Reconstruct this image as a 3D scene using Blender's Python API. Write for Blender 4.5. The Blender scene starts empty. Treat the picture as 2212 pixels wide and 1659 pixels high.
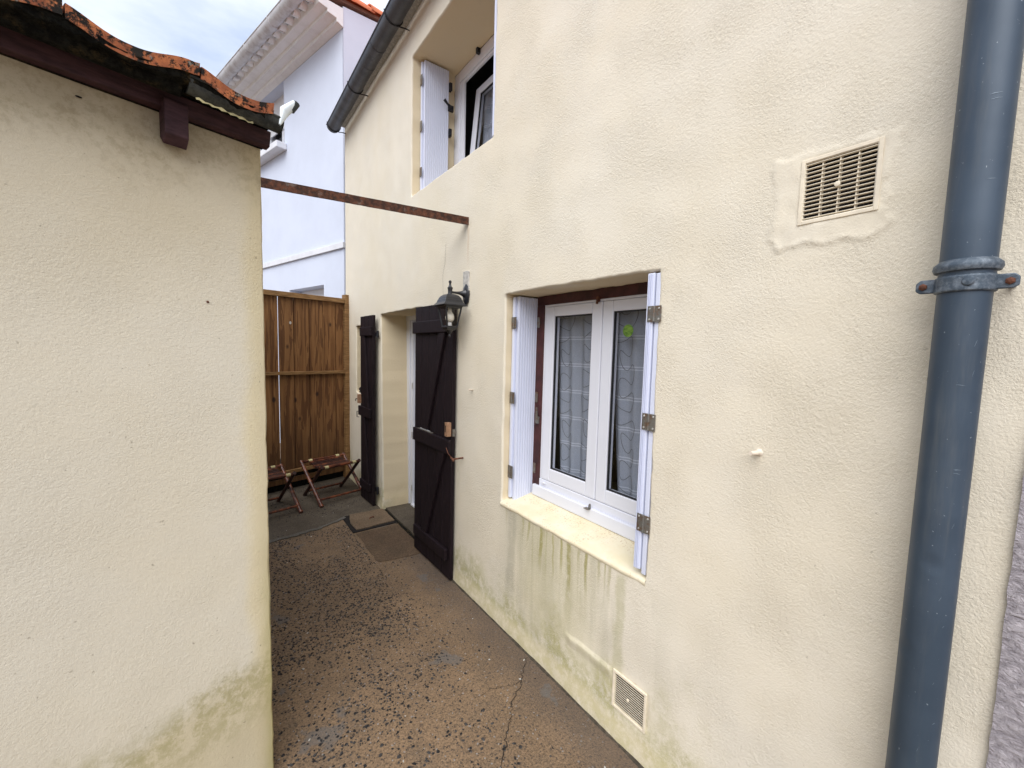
import bpy, bmesh, math, random
from mathutils import Vector, Matrix, noise, geometry
random.seed(7)
SC = bpy.context.scene
COL = SC.collection
R = math.radians
# ------------------------------------------------------------------ camera
CAM = Vector((-1.33503, 0.0, 1.62))
fw = Vector((0.58731257, 0.80545169, -0.07944511)); rt = Vector((0.80894625, -0.58731641, 0.02579528)); up = Vector((0.02588257, 0.07941671, 0.99650543))
cd = bpy.data.cameras.new('camera'); cam = bpy.data.objects.new('camera', cd); COL.objects.link(cam)
mw = Matrix((rt, up, -fw)).transposed().to_4x4(); mw.translation = CAM
cam.matrix_world = mw
cd.sensor_width = 36; cd.lens = 884.698 / 2212 * 36; cd.clip_start = .02; cd.clip_end = 500
SC.camera = cam
# ------------------------------------------------------------------ world and sun
SUN_DIR = Vector((-0.62, -0.56, 1.0)).normalized()
SUN_EL = math.asin(SUN_DIR.z); SUN_AZ = math.atan2(SUN_DIR.x, SUN_DIR.y)
w = bpy.data.worlds.new('World'); SC.world = w; w.use_nodes = True
nt = w.node_tree; nt.nodes.clear()
out = nt.nodes.new('ShaderNodeOutputWorld'); bg = nt.nodes.new('ShaderNodeBackground')
sky = nt.nodes.new('ShaderNodeTexSky'); sky.sky_type = 'NISHITA'; sky.sun_disc = False
sky.sun_elevation = SUN_EL; sky.sun_rotation = SUN_AZ; sky.air_density = 1.0; sky.dust_density = 2.5
tc = nt.nodes.new('ShaderNodeTexCoord')
mp = nt.nodes.new('ShaderNodeMapping'); mp.inputs['Scale'].default_value = (1.5, 1.5, 4.5); mp.inputs['Rotation'].default_value = (0, 0, .6)
cn = nt.nodes.new('ShaderNodeTexNoise'); cn.inputs['Scale'].default_value = 1.5; cn.inputs['Detail'].default_value = 7; cn.inputs['Roughness'].default_value = .55
cr = nt.nodes.new('ShaderNodeValToRGB'); cr.color_ramp.elements[0].position = .36; cr.color_ramp.elements[1].position = .62
cr.color_ramp.elements[0].color = (.70,)*3 + (1,); cr.color_ramp.elements[1].color = (1, 1, 1, 1)
mx = nt.nodes.new('ShaderNodeMix'); mx.data_type = 'RGBA'
cc = nt.nodes.new('ShaderNodeValToRGB'); cc.color_ramp.elements[0].position = .40; cc.color_ramp.elements[1].position = .66
cc.color_ramp.elements[0].color = (4.5, 5.2, 6.7, 1); cc.color_ramp.elements[1].color = (6.7, 7.0, 7.5, 1)
L = nt.links.new
L(tc.outputs['Generated'], mp.inputs['Vector']); L(mp.outputs[0], cn.inputs['Vector']); L(cn.outputs[0], cr.inputs[0]); L(cn.outputs[0], cc.inputs[0])
L(cr.outputs[0], mx.inputs['Factor']); L(sky.outputs[0], mx.inputs[6]); L(cc.outputs[0], mx.inputs[7])
L(mx.outputs[2], bg.inputs['Color']); bg.inputs['Strength'].default_value = .1
L(bg.outputs[0], out.inputs['Surface'])
sd = bpy.data.lights.new('sun', 'SUN'); sd.energy = 2.1; sd.angle = R(60); sd.color = (1, .975, .94)
so = bpy.data.objects.new('sun', sd); COL.objects.link(so); so.rotation_euler = SUN_DIR.to_track_quat('Z', 'Y').to_euler()
SC.view_settings.view_transform = 'Standard'; SC.view_settings.look = 'None'
SC.view_settings.exposure = 0.82; SC.view_settings.gamma = 1; SC.view_settings.use_curve_mapping = False
SC.render.engine = 'CYCLES'
SC.cycles.max_bounces = 10; SC.cycles.diffuse_bounces = 5; SC.cycles.transparent_max_bounces = 12

# ------------------------------------------------------------------ node helper
class NG:
    def __init__(s, name):
        s.m = bpy.data.materials.new(name); s.m.use_nodes = True; s.t = s.m.node_tree; s.t.nodes.clear()
        s.o = s.t.nodes.new('ShaderNodeOutputMaterial'); s.g = s.t.nodes.new('ShaderNodeNewGeometry'); s.pos = s.g.outputs['Position']
        sp = s.t.nodes.new('ShaderNodeSeparateXYZ'); s.t.links.new(s.pos, sp.inputs[0]); s.x, s.y, s.z = sp.outputs
    def put(s, sock, v):
        if isinstance(v, (int, float)): sock.default_value = v
        elif isinstance(v, tuple): sock.default_value = v if len(v) == len(sock.default_value) else v + (1,)
        else: s.t.links.new(v, sock)
    def ma(s, op, a, b=0.0, c=0.0):
        n = s.t.nodes.new('ShaderNodeMath'); n.operation = op; s.put(n.inputs[0], a); s.put(n.inputs[1], b); s.put(n.inputs[2], c); return n.outputs[0]
    def mr(s, v, a, b, c=0.0, d=1.0):
        n = s.t.nodes.new('ShaderNodeMapRange'); n.interpolation_type = 'SMOOTHSTEP'
        s.put(n.inputs[0], v); n.inputs[1].default_value = a; n.inputs[2].default_value = b; n.inputs[3].default_value = c; n.inputs[4].default_value = d; return n.outputs[0]
    def map(s, sc=(1, 1, 1), rot=(0, 0, 0), loc=(0, 0, 0), v=None):
        n = s.t.nodes.new('ShaderNodeMapping'); s.put(n.inputs['Vector'], v or s.pos); n.inputs['Scale'].default_value = sc; n.inputs['Rotation'].default_value = rot; n.inputs['Location'].default_value = loc; return n.outputs[0]
    def noise(s, sc, det=4, ro=.5, v=None, dis=0.0):
        n = s.t.nodes.new('ShaderNodeTexNoise'); s.put(n.inputs['Vector'], v or s.pos); n.inputs['Scale'].default_value = sc; n.inputs['Detail'].default_value = det; n.inputs['Roughness'].default_value = ro; n.inputs['Distortion'].default_value = dis; return n.outputs[0]
    def vor(s, sc, v=None, feat='F1'):
        n = s.t.nodes.new('ShaderNodeTexVoronoi'); n.feature = feat; s.put(n.inputs['Vector'], v or s.pos); n.inputs['Scale'].default_value = sc; return n.outputs[0]
    def mix(s, f, a, b):
        n = s.t.nodes.new('ShaderNodeMix'); n.data_type = 'RGBA'; s.put(n.inputs[0], f); s.put(n.inputs[6], a); s.put(n.inputs[7], b); return n.outputs[2]
    def attr(s, name):
        n = s.t.nodes.new('ShaderNodeAttribute'); n.attribute_name = name; return n.outputs['Fac']
    def bump(s, h, st=.5, dist=.01, nrm=None):
        n = s.t.nodes.new('ShaderNodeBump'); s.put(n.inputs['Height'], h); s.put(n.inputs['Strength'], st); n.inputs['Distance'].default_value = dist
        if nrm: s.t.links.new(nrm, n.inputs['Normal'])
        return n.outputs[0]
    def rand(s):
        return s.t.nodes.new('ShaderNodeObjectInfo').outputs['Random']
    def bsdf(s, col, rough=.7, metal=0.0, nrm=None, spec=.4, **k):
        n = s.t.nodes.new('ShaderNodeBsdfPrincipled'); s.put(n.inputs['Base Color'], col); s.put(n.inputs['Roughness'], rough); s.put(n.inputs['Metallic'], metal); n.inputs['Specular IOR Level'].default_value = spec
        if nrm: s.t.links.new(nrm, n.inputs['Normal'])
        for a, b in k.items(): n.inputs[a].default_value = b
        s.t.links.new(n.outputs[0], s.o.inputs[0]); return s.m

def simple(name, col, rough=.6, metal=0.0, var=.15, sc=12, bsc=150, bst=.15, spec=.4):
    g = NG(name); n = g.noise(sc, 5, .6)
    c = g.mix(g.mr(n, .3, .7), tuple(v * (1 - var) for v in col), tuple(min(1, v * (1 + var)) for v in col))
    return g.bsdf(c, rough, metal, g.bump(g.noise(bsc, 3), bst, .002), spec)

M = {}
# --- cream render of the main house
g = NG('cream_render')
big = g.noise(1.3, 5, .6); mid = g.noise(7, 5, .6)
base = g.mix(g.mr(big, .3, .7), (.725, .658, .525), (.745, .69, .58))
base = g.mix(g.ma('MULTIPLY', g.mr(mid, .42, .75), .18), base, (.71, .635, .49))
base = g.mix(g.ma('MULTIPLY', g.mr(g.noise(2.6, 4, .6, g.map(loc=(3, 7, 2))), .5, .72), .25), base, (.71, .67, .58))
# grey-green runs below the window sill
sv = g.map((1, 16, .9)); st = g.noise(1.6, 4, .6, sv)
iny = g.ma('MULTIPLY', g.mr(g.y, .95, 1.05), g.mr(g.y, 1.95, 1.8))
below = g.mr(g.z, .75, .73)
fade = g.mr(g.ma('ADD', g.z, g.ma('MULTIPLY', g.noise(5, 3), .3)), .45, .9)
runs = g.ma('MULTIPLY', g.ma('MULTIPLY', g.mr(st, .52, .68), iny), g.ma('MULTIPLY', below, fade))
base = g.mix(g.ma('MULTIPLY', runs, .75), base, (.33, .30, .10))
broad = g.ma('MULTIPLY', g.ma('MULTIPLY', g.mr(g.noise(1.0, 4, .65, g.map((1, 5, .8), loc=(0, 2.3, 0))), .45, .62), g.ma('MULTIPLY', g.mr(g.y, .7, 1.05), g.mr(g.y, 2.0, 1.75))), g.mr(g.z, .76, .70))
base = g.mix(g.ma('MULTIPLY', broad, .5), base, (.46, .43, .33))
wob = g.ma('MULTIPLY', g.ma('SUBTRACT', g.noise(4, 4, .6), .5), .07)
def streak(yc, hw, z0, z1, colr, am):
    global base
    dy = g.ma('ABSOLUTE', g.ma('SUBTRACT', g.ma('ADD', g.y, wob), yc))
    k = g.ma('MULTIPLY', g.mr(dy, hw, hw * .35), g.ma('MULTIPLY', g.mr(g.z, z1, z1 - .04), g.mr(g.z, z0, z0 + .22)))
    k = g.ma('MULTIPLY', k, g.mr(g.noise(22, 5, .7), .25, .55, .5, 1.0))
    base = g.mix(g.ma('MULTIPLY', k, am * .78), base, colr)
streak(1.80, .055, .12, .745, (.40, .375, .29), .75)
streak(1.33, .035, .22, .73, (.42, .39, .24), .6)
streak(1.035, .036, .14, .735, (.40, .38, .20), .6)
streak(1.45, .42, .10, .745, (.50, .46, .27), .55)
streak(2.347, .018, 2.1, 2.43, (.55, .40, .26), .5)
streak(1.16, .12, .12, .30, (.42, .40, .20), .55)
for yc_, z0_, am_ in ((1.70, .56, .7), (1.655, .52, .75), (1.545, .44, .95), (1.525, .60, .9), (1.45, .42, .6), (1.385, .5, .6), (1.335, .40, .9), (1.27, .56, .7), (1.225, .46, .8), (1.16, .54, .7), (1.10, .50, .6)):
    streak(yc_ + .0, .011 + .006 * (am_ > .8), z0_, .746, (.30, .27, .07), am_)
# green algae towards the foot of the wall, on its own uneven edge
al = g.ma('SUBTRACT', g.ma('MULTIPLY', g.noise(4.5, 6, .65, g.map((1, 1, .7))), .75), g.z)
base = g.mix(g.ma('MULTIPLY', g.ma('MULTIPLY', g.mr(al, .0, .33), g.mr(g.noise(16, 8, .82), .36, .58)), .74), base, (.37, .345, .13))
base = g.mix(g.ma('MULTIPLY', g.mr(g.ma('ADD', g.z, g.ma('MULTIPLY', g.noise(6, 4), .06)), .16, .10), .5), base, (.60, .52, .36))
lowg = g.ma('MULTIPLY', g.ma('MULTIPLY', g.mr(g.y, .30, .55), g.mr(g.y, .90, .70)), g.mr(g.ma('ADD', g.z, g.ma('MULTIPLY', g.noise(9, 5, .7), .14)), .20, .10))
base = g.mix(g.ma('MULTIPLY', lowg, .7), base, (.33, .31, .12))
rv = g.attr('reveal'); base = g.mix(g.ma('MULTIPLY', rv, .8), base, (.70, .585, .39))
# dirt specks
sp = g.mr(g.noise(70, 2, .5), .71, .76); base = g.mix(g.ma('MULTIPLY', sp, .35), base, (.30, .25, .18))
sm = g.attr('smooth_patch')
fine = g.ma('ADD', g.noise(190, 5, .7), g.ma('MULTIPLY', g.noise(90, 3, .55), .6))
rough_amt = g.ma('MULTIPLY', g.mr(g.noise(3.5, 3), .3, .7, .35, .75), g.ma('SUBTRACT', 1.0, g.ma('MULTIPLY', sm, .72)))
b = g.bump(fine, g.ma('MULTIPLY', rough_amt, 1.25), .0048)
M['cream'] = g.bsdf(base, .92, 0, b, .2)
# --- render of the outbuilding
g = NG('pale_render')
big = g.noise(1.6, 5, .55, g.map(loc=(5, 1, 0)))
base = g.mix(g.mr(big, .3, .7), (.70, .64, .50), (.705, .66, .545))
# local coordinate along the face = -x/cos from the corner
u = g.ma('ADD', g.ma('MULTIPLY', g.ma('ADD', g.x, 1.193), .9636), g.ma('MULTIPLY', g.ma('SUBTRACT', g.y, 1.65), .2672))
un = g.ma('ADD', u, g.ma('MULTIPLY', g.ma('SUBTRACT', g.noise(3.5, 4, .6), .5), .10))
base = g.mix(g.ma('MULTIPLY', g.mr(un, -.085, -.025), .8), base, (.71, .62, .40))
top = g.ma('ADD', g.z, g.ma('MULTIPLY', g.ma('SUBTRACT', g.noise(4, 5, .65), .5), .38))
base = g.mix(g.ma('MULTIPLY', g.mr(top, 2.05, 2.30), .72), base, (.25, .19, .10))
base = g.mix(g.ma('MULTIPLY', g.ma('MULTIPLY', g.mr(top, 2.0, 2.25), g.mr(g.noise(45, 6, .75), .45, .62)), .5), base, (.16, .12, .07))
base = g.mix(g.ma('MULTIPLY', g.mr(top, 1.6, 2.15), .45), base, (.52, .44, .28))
lo = g.ma('ADD', g.z, g.ma('MULTIPLY', g.ma('SUBTRACT', g.noise(3.2, 6, .65, g.map(loc=(2, 0, 4))), .5), .36))
lo = g.ma('SUBTRACT', lo, g.ma('MULTIPLY', g.mr(u, -.45, .02), .07))
base = g.mix(g.ma('MULTIPLY', g.mr(lo, .46, .34), .8), base, (.60, .52, .34))
band = g.ma('MULTIPLY', g.mr(lo, .50, .38), g.mr(lo, .16, .36))
base = g.mix(g.ma('MULTIPLY', g.ma('MULTIPLY', band, g.mr(g.noise(22, 7, .78), .38, .60)), .72), base, (.37, .33, .16))
cg = g.ma('MULTIPLY', g.mr(g.ma('ADD', u, g.ma('MULTIPLY', g.noise(12, 4), .03)), -.03, .02), g.mr(g.z, 1.1, .5))
base = g.mix(g.ma('MULTIPLY', cg, .5), base, (.44, .40, .14))
base = g.mix(g.ma('MULTIPLY', g.mr(g.noise(55, 2), .72, .77), .5), base, (.22, .18, .12))
fine = g.ma('ADD', g.noise(180, 5, .7, g.map((1, 1, 1.2))), g.ma('MULTIPLY', g.noise(85, 3), .6))
b = g.bump(fine, g.mr(g.noise(3, 3), .3, .7, .35, .65), .0042)
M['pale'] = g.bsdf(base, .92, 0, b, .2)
# --- reveal paint
g = NG('yellow_paint')
n = g.noise(9, 6, .65)
base = g.mix(g.mr(n, .35, .7), (.70, .62, .43), (.73, .67, .52))
spk = g.ma('MULTIPLY', g.mr(g.noise(120, 3, .6), .56, .64), g.mr(g.noise(7, 3), .46, .62))
base = g.mix(g.ma('MULTIPLY', spk, .7), base, (.42, .26, .13))
M['yellow'] = g.bsdf(base, .85, 0, g.bump(g.noise(60, 4), .3, .004), .2)
# --- lavender rough render
g = NG('lavender_render')
n = g.noise(42, 6, .7, g.map((1, 1, 1.7)), .6)
M['lavender'] = g.bsdf(g.mix(g.mr(n, .35, .65), (.44, .40, .43), (.66, .61, .64)), .95, 0, g.bump(n, 1.0, .03), .1)
# --- white house
M['white_wall'] = simple('white_render', (.59, .635, .745), .9, 0, .03, 2, 60, .25, .2)
M['white_trim'] = simple('white_trim', (.68, .69, .73), .8, 0, .06, 5, 80, .1, .2)
g = NG('soffit_white')
M['soffit'] = g.bsdf(g.mix(g.mr(g.noise(6, 6, .7), .4, .85), (.78, .785, .80), (.64, .635, .64)), .85)
g = NG('grey_gutter_paint')
M['wgutter'] = g.bsdf(g.mix(g.mr(g.noise(7, 6, .7), .4, .7), (.62, .63, .66), (.42, .40, .40)), .6)
# --- tiles
g = NG('clay_tile')
r = g.rand(); n = g.noise(16, 6, .7); n2 = g.noise(38, 6, .75, g.map(loc=(1, 4, 2)))
c = g.mix(r, (.56, .18, .07), (.66, .26, .11)); c = g.mix(g.mr(n, .40, .62), c, (.36, .12, .06))
c = g.mix(g.mr(n2, .50, .58), c, (.022, .02, .018)); c = g.mix(g.mr(g.noise(9, 6, .72, g.map(loc=(4, 1, 0))), .54, .60), c, (.03, .026, .022)); c = g.mix(g.ma('MULTIPLY', g.mr(g.noise(50, 4, .6, g.map(loc=(9, 0, 0))), .62, .68), .8), c, (.30, .29, .25))
M['tile'] = g.bsdf(c, .85, 0, g.bump(n2, .6, .006), .25)
g = NG('far_clay_tile')
c = g.mix(g.rand(), (.60, .17, .08), (.70, .27, .14)); c = g.mix(g.mr(g.noise(12, 4), .5, .7), c, (.30, .12, .08))
M['tile2'] = g.bsdf(c, .85, 0, g.bump(g.noise(50, 4), .4, .005), .25)
g = NG('mossy_mortar')
n = g.noise(60, 6, .75)
M['moss'] = g.bsdf(g.mix(g.mr(n, .4, .62), (.008, .008, .007), g.mix(g.mr(g.noise(20, 4), .5, .68), (.022, .022, .018), (.075, .055, .025))), .95, 0, g.bump(n, 1, .02), .1)
# --- woods
g = NG('plum_painted_wood')
gr = g.noise(5, 6, .65, g.map((3, 3, 14)))
M['plum'] = g.bsdf(g.mix(g.mr(gr, .3, .7), (.030, .0125, .016), (.072, .033, .038)), .7, 0, g.bump(gr, .5, .005), .3)
g = NG('dark_door_wood')
gr = g.noise(6, 6, .65, g.map((14, 14, 1.6)))
c = g.mix(g.mr(gr, .3, .7), (.007, .0042, .0055), (.018, .0105, .0135)); c = g.mix(g.mr(g.noise(110, 2), .72, .76), c, (.10, .085, .09))
M['door'] = g.bsdf(c, .62, 0, g.bump(gr, .4, .003), .18)
g = NG('stained_fence_wood')
rd = g.rand(); off = g.ma('MULTIPLY', rd, 37.0)
cb = g.t.nodes.new('ShaderNodeCombineXYZ'); g.t.links.new(off, cb.inputs[0]); g.t.links.new(off, cb.inputs[2])
va = g.t.nodes.new('ShaderNodeVectorMath'); va.operation = 'ADD'; g.t.links.new(g.pos, va.inputs[0]); g.t.links.new(cb.outputs[0], va.inputs[1]); vv = va.outputs[0]
gr = g.noise(3.4, 7, .68, g.map((9, 2, .35), v=vv), .9); kn = g.vor(4.6, g.map((1.3, .1, .8), v=vv))
c = g.mix(g.mr(gr, .36, .64), (.15, .066, .022), (.275, .135, .050)); c = g.mix(g.ma('MULTIPLY', rd, .45), c, (.13, .062, .025))
fl = g.noise(2.6, 4, .5, g.map((5, 1, .42), v=vv), 2.2); c = g.mix(g.ma('MULTIPLY', g.mr(fl, .52, .545), .72), c, (.072, .027, .009))
c = g.mix(g.ma('MULTIPLY', g.mr(kn, .15, .06), .95), c, (.026, .013, .008))
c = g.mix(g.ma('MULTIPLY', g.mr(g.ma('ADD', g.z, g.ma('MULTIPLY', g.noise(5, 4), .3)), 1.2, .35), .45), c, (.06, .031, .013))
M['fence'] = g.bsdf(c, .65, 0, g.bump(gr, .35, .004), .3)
g = NG('fence_rail_wood')
gr = g.noise(9, 6, .6, g.map((1, 1, 9))); 
M['rail'] = g.bsdf(g.mix(g.mr(gr, .32, .68), (.14, .072, .026), (.27, .155, .065)), .65, 0, g.bump(gr, .3, .003), .3)
g = NG('bamboo')
n = g.noise(25, 5, .6)
M['bamboo'] = g.bsdf(g.mix(g.mr(n, .42, .66), (.055, .016, .010), (.20, .060, .025)), .35, 0, g.bump(n, .2, .002), .5)
M['bamboo_dark'] = simple('dark_bamboo', (.035, .013, .010), .4, 0, .4, 30)
M['strap'] = simple('cream_strap', (.48, .42, .22), .8)
# --- plastics and metals
M['pvc'] = simple('white_pvc', (.70, .715, .78), .35, 0, .02, 3, 20, .0, .5)
M['shutter'] = simple('white_shutter_pvc', (.63, .665, .80), .42, 0, .02, 3, 20, .0, .45)
M['seal'] = simple('black_seal', (.015, .015, .017), .6)
M['brown'] = simple('oxblood_wood', (.055, .015, .014), .6, 0, .4, 14, 60, .4)
g = NG('hinge_metal')
n = g.noise(45, 5, .7)
M['hinge'] = g.bsdf(g.mix(g.mr(n, .42, .66), (.20, .195, .18), (.17, .105, .065)), .5, .55, g.bump(n, .2, .002), .5)
M['screw'] = simple('screw_metal', (.55, .55, .54), .35, .6)
g = NG('downpipe_paint')
n = g.noise(3, 6, .6); sc_ = g.noise(28, 5, .65, g.map((1, 1, .35), (.3, .4, 0)))
c = g.mix(g.mr(n, .3, .7), (.036, .056, .083), (.056, .082, .116)); c = g.mix(g.mr(g.noise(170, 2, .5), .735, .76), c, (.26, .30, .34)); c = g.mix(g.ma('MULTIPLY', g.mr(g.noise(9, 6, .75, g.map((1, 1, .09))), .50, .72), .55), c, (.115, .125, .13)); c = g.mix(g.ma('MULTIPLY', g.mr(g.ma('ADD', g.z, g.ma('MULTIPLY', g.noise(5, 4), .4)), 1.5, .6), .45), c, (.026, .044, .058)); c = g.mix(g.ma('MULTIPLY', g.mr(sc_, .71, .78), .6), c, (.26, .30, .35))
dn = g.noise(7, 2, .5); M['pipe'] = g.bsdf(c, .46, .15, g.bump(g.mr(g.vor(5.5), .0, .16), .35, .006, g.bump(dn, .12, .02)), .5)
g = NG('zinc_collar')
n = g.noise(60, 5, .7)
M['collar'] = g.bsdf(g.mix(g.mr(n, .4, .68), (.060, .082, .108), (.17, .20, .235)), .5, .3, g.bump(n, .5, .003), .5)
g = NG('dark_zinc')
n = g.noise(6, 6, .65)
c = g.mix(g.mr(n, .3, .7), (.042, .045, .054), (.085, .088, .10)); c = g.mix(g.mr(g.noise(40, 4), .70, .75), c, (.2, .2, .21))
M['zinc'] = g.bsdf(c, .5, .3, g.bump(n, .3, .01), .5)
g = NG('mossy_gutter_metal')
n = g.noise(28, 6, .7)
M['gutold'] = g.bsdf(g.mix(g.mr(n, .4, .65), (.022, .026, .026), (.075, .082, .078)), .6, .2, g.bump(n, .4, .004), .4)
M['bare'] = simple('bright_bare_zinc', (.70, .76, .78), .4, .2, .08)
g = NG('rusty_iron')
n = g.noise(38, 6, .7)
c = g.mix(g.mr(n, .38, .64), (.035, .018, .013), (.12, .045, .024)); c = g.mix(g.ma('MULTIPLY', g.mr(g.noise(24, 5, .7, g.map(loc=(3, 3, 3))), .56, .68), .6), c, (.17, .135, .115))
M['rust'] = g.bsdf(c, .85, .1, g.bump(n, .7, .004), .3)
M['rusty_bolt'] = simple('rusty_bolt', (.12, .045, .025), .8, .1, .4, 60)
M['iron'] = simple('black_iron', (.018, .018, .022), .5, .2, .3, 40)
M['lamp'] = simple('black_lamp_paint', (.013, .014, .018), .32, 0, .2, 20, 100, .05, .6)
M['bulb'] = simple('opal_bulb', (.80, .78, .74), .25, 0, .02)
M['vent'] = simple('cream_vent_plastic', (.74, .66, .52), .6, 0, .08, 30)
M['dark'] = simple('vent_darkness', (.012, .009, .008), .95)
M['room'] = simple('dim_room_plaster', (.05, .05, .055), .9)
M['leather'] = simple('black_shoe_leather', (.014, .014, .015), .5)
M['latchwood'] = simple('bare_latch_wood', (.30, .17, .10), .7, 0, .25, 40)
M['roof_sheet'] = simple('roof_underlay', (.20, .11, .08), .9)
M['dirt'] = simple('damp_dirt', (.055, .045, .032), .95, 0, .4, 40)
M['peg'] = simple('painted_peg', (.66, .58, .48), .7)
g = NG('mortar_patch_grey')
M['mortar'] = g.bsdf(g.mix(g.mr(g.noise(60, 5, .7), .4, .62), (.40, .385, .36), (.56, .54, .50)), .95, 0, g.bump(g.noise(90, 4), .6, .006), .1)
# --- curtain
g = NG('sheer_curtain')
n = g.noise(300, 2)
zz = g.ma('FRACT', g.ma('DIVIDE', g.z, .148)); l1 = g.mr(g.ma('ABSOLUTE', g.ma('SUBTRACT', zz, .45)), .022, .012); l2 = g.mr(g.ma('ABSOLUTE', g.ma('SUBTRACT', zz, .54)), .022, .012)
c = g.mix(g.mr(n, .3, .7), (.42, .455, .52), (.53, .565, .63)); c = g.mix(g.ma('MAXIMUM', l1, l2), c, (.74, .77, .82))
d = g.t.nodes.new('ShaderNodeBsdfDiffuse'); g.put(d.inputs[0], c); t_ = g.t.nodes.new('ShaderNodeBsdfTranslucent'); g.put(t_.inputs[0], c)
ms = g.t.nodes.new('ShaderNodeMixShader'); ms.inputs[0].default_value = .35; g.t.links.new(d.outputs[0], ms.inputs[1]); g.t.links.new(t_.outputs[0], ms.inputs[2]); g.t.links.new(ms.outputs[0], g.o.inputs[0]); M['curtain'] = g.m
M['thread'] = simple('grey_embroidery_thread', (.20, .205, .22), .8)
g = NG('sticker_leaf_print')
n = g.noise(70, 5, .6, g.map((1, .6, 2), (.6, 0, 0)))
M['sticker'] = g.bsdf(g.mix(g.mr(n, .35, .65), (.05, .13, .012), (.20, .33, .05)), .5)
# --- glass: fresnel mix of mirror and clear
def glass(name, tint, refl=1.0):
    g = NG(name); tr = g.t.nodes.new('ShaderNodeBsdfTransparent'); g.put(tr.inputs[0], tint); gl = g.t.nodes.new('ShaderNodeBsdfGlossy'); gl.inputs['Roughness'].default_value = .02
    fr = g.t.nodes.new('ShaderNodeFresnel'); fr.inputs[0].default_value = 1.5; f = g.ma('MULTIPLY', g.ma('MULTIPLY', fr.outputs[0], refl), g.ma('SUBTRACT', 1.0, g.g.outputs['Backfacing']))
    ms = g.t.nodes.new('ShaderNodeMixShader'); g.t.links.new(f, ms.inputs[0]); g.t.links.new(tr.outputs[0], ms.inputs[1]); g.t.links.new(gl.outputs[0], ms.inputs[2]); g.t.links.new(ms.outputs[0], g.o.inputs[0]); return g.m
M['glass'] = glass('window_glass', (.95, .96, .98), 1.5)
M['lampglass'] = glass('lantern_glass', (.95, .94, .90), .5)
# --- ground
def groundmat(name, c1, c2, c3, grain=.6, peb=True):
    g = NG(name)
    n = g.noise(1.7, 5, .6); n2 = g.noise(110, 5, .75); n3 = g.noise(6, 5, .65)
    c = g.mix(g.mr(n, .35, .65), c1, c2); c = g.mix(g.ma('MULTIPLY', g.mr(n3, .45, .7), .5), c, c3)
    c = g.mix(g.mr(n2, .36, .62), g.mix(.62, c, (.02, .015, .012)), c)
    if peb:
        # small aggregate: buff and dark chips
        v = g.t.nodes.new('ShaderNodeTexVoronoi'); g.put(v.inputs['Vector'], g.pos); v.inputs['Scale'].default_value = 170
        se = g.t.nodes.new('ShaderNodeSeparateColor'); g.t.links.new(v.outputs['Color'], se.inputs[0])
        c = g.mix(g.ma('MULTIPLY', g.mr(se.outputs[0], .86, .90), .6), c, (.040, .034, .032))
        c = g.mix(g.ma('MULTIPLY', g.mr(se.outputs[1], .70, .80), .38), c, (.27, .175, .105))
        c = g.mix(g.ma('MULTIPLY', g.mr(se.outputs[2], .985, .99), .6), c, (.30, .30, .30))
        # darker grey strip beside the wall and a grey worn spot
        c = g.mix(g.ma('MULTIPLY', g.mr(g.ma('ADD', g.x, g.ma('MULTIPLY', g.noise(5, 4), .16)), -.22, .03), .6), c, (.085, .068, .058))
        wl = g.mr(g.noise(3.4, 4, .6, g.map(loc=(4.4, 1.3, 0))), .63, .67); c = g.mix(g.ma('MULTIPLY', wl, .6), c, (.12, .115, .11))
        h = g.ma('ADD', g.ma('MULTIPLY', v.outputs['Distance'], -.5), n2)
    else: h = n2
    return g.bsdf(c, .82, 0, g.bump(h, grain, .006, g.bump(n3, .3, .02)), .3)
M['ground'] = groundmat('washed_aggregate', (.215, .144, .086), (.30, .20, .118), (.15, .112, .078))
M['concrete'] = groundmat('smooth_concrete', (.098, .078, .056), (.140, .115, .085), (.064, .050, .036), .5, False)
M['brownc'] = groundmat('brown_cement', (.125, .080, .048), (.175, .115, .068), (.09, .065, .04), .5, False)
M['cover'] = groundmat('cover_cement', (.17, .115, .070), (.235, .165, .105), (.12, .09, .055), .6, False)
M['edge'] = groundmat('mortar_edge', (.13, .118, .098), (.19, .175, .15), (.09, .08, .065), .6, False)
g = NG('dark_pebbles')
M['pebble'] = g.bsdf(g.mix(g.mr(g.noise(60, 2), .42, .6), (.016, .015, .015), (.058, .054, .052)), .8, 0, None, .2)
M['pebble2'] = simple('pale_pebbles', (.42, .40, .36), .6)

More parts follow.
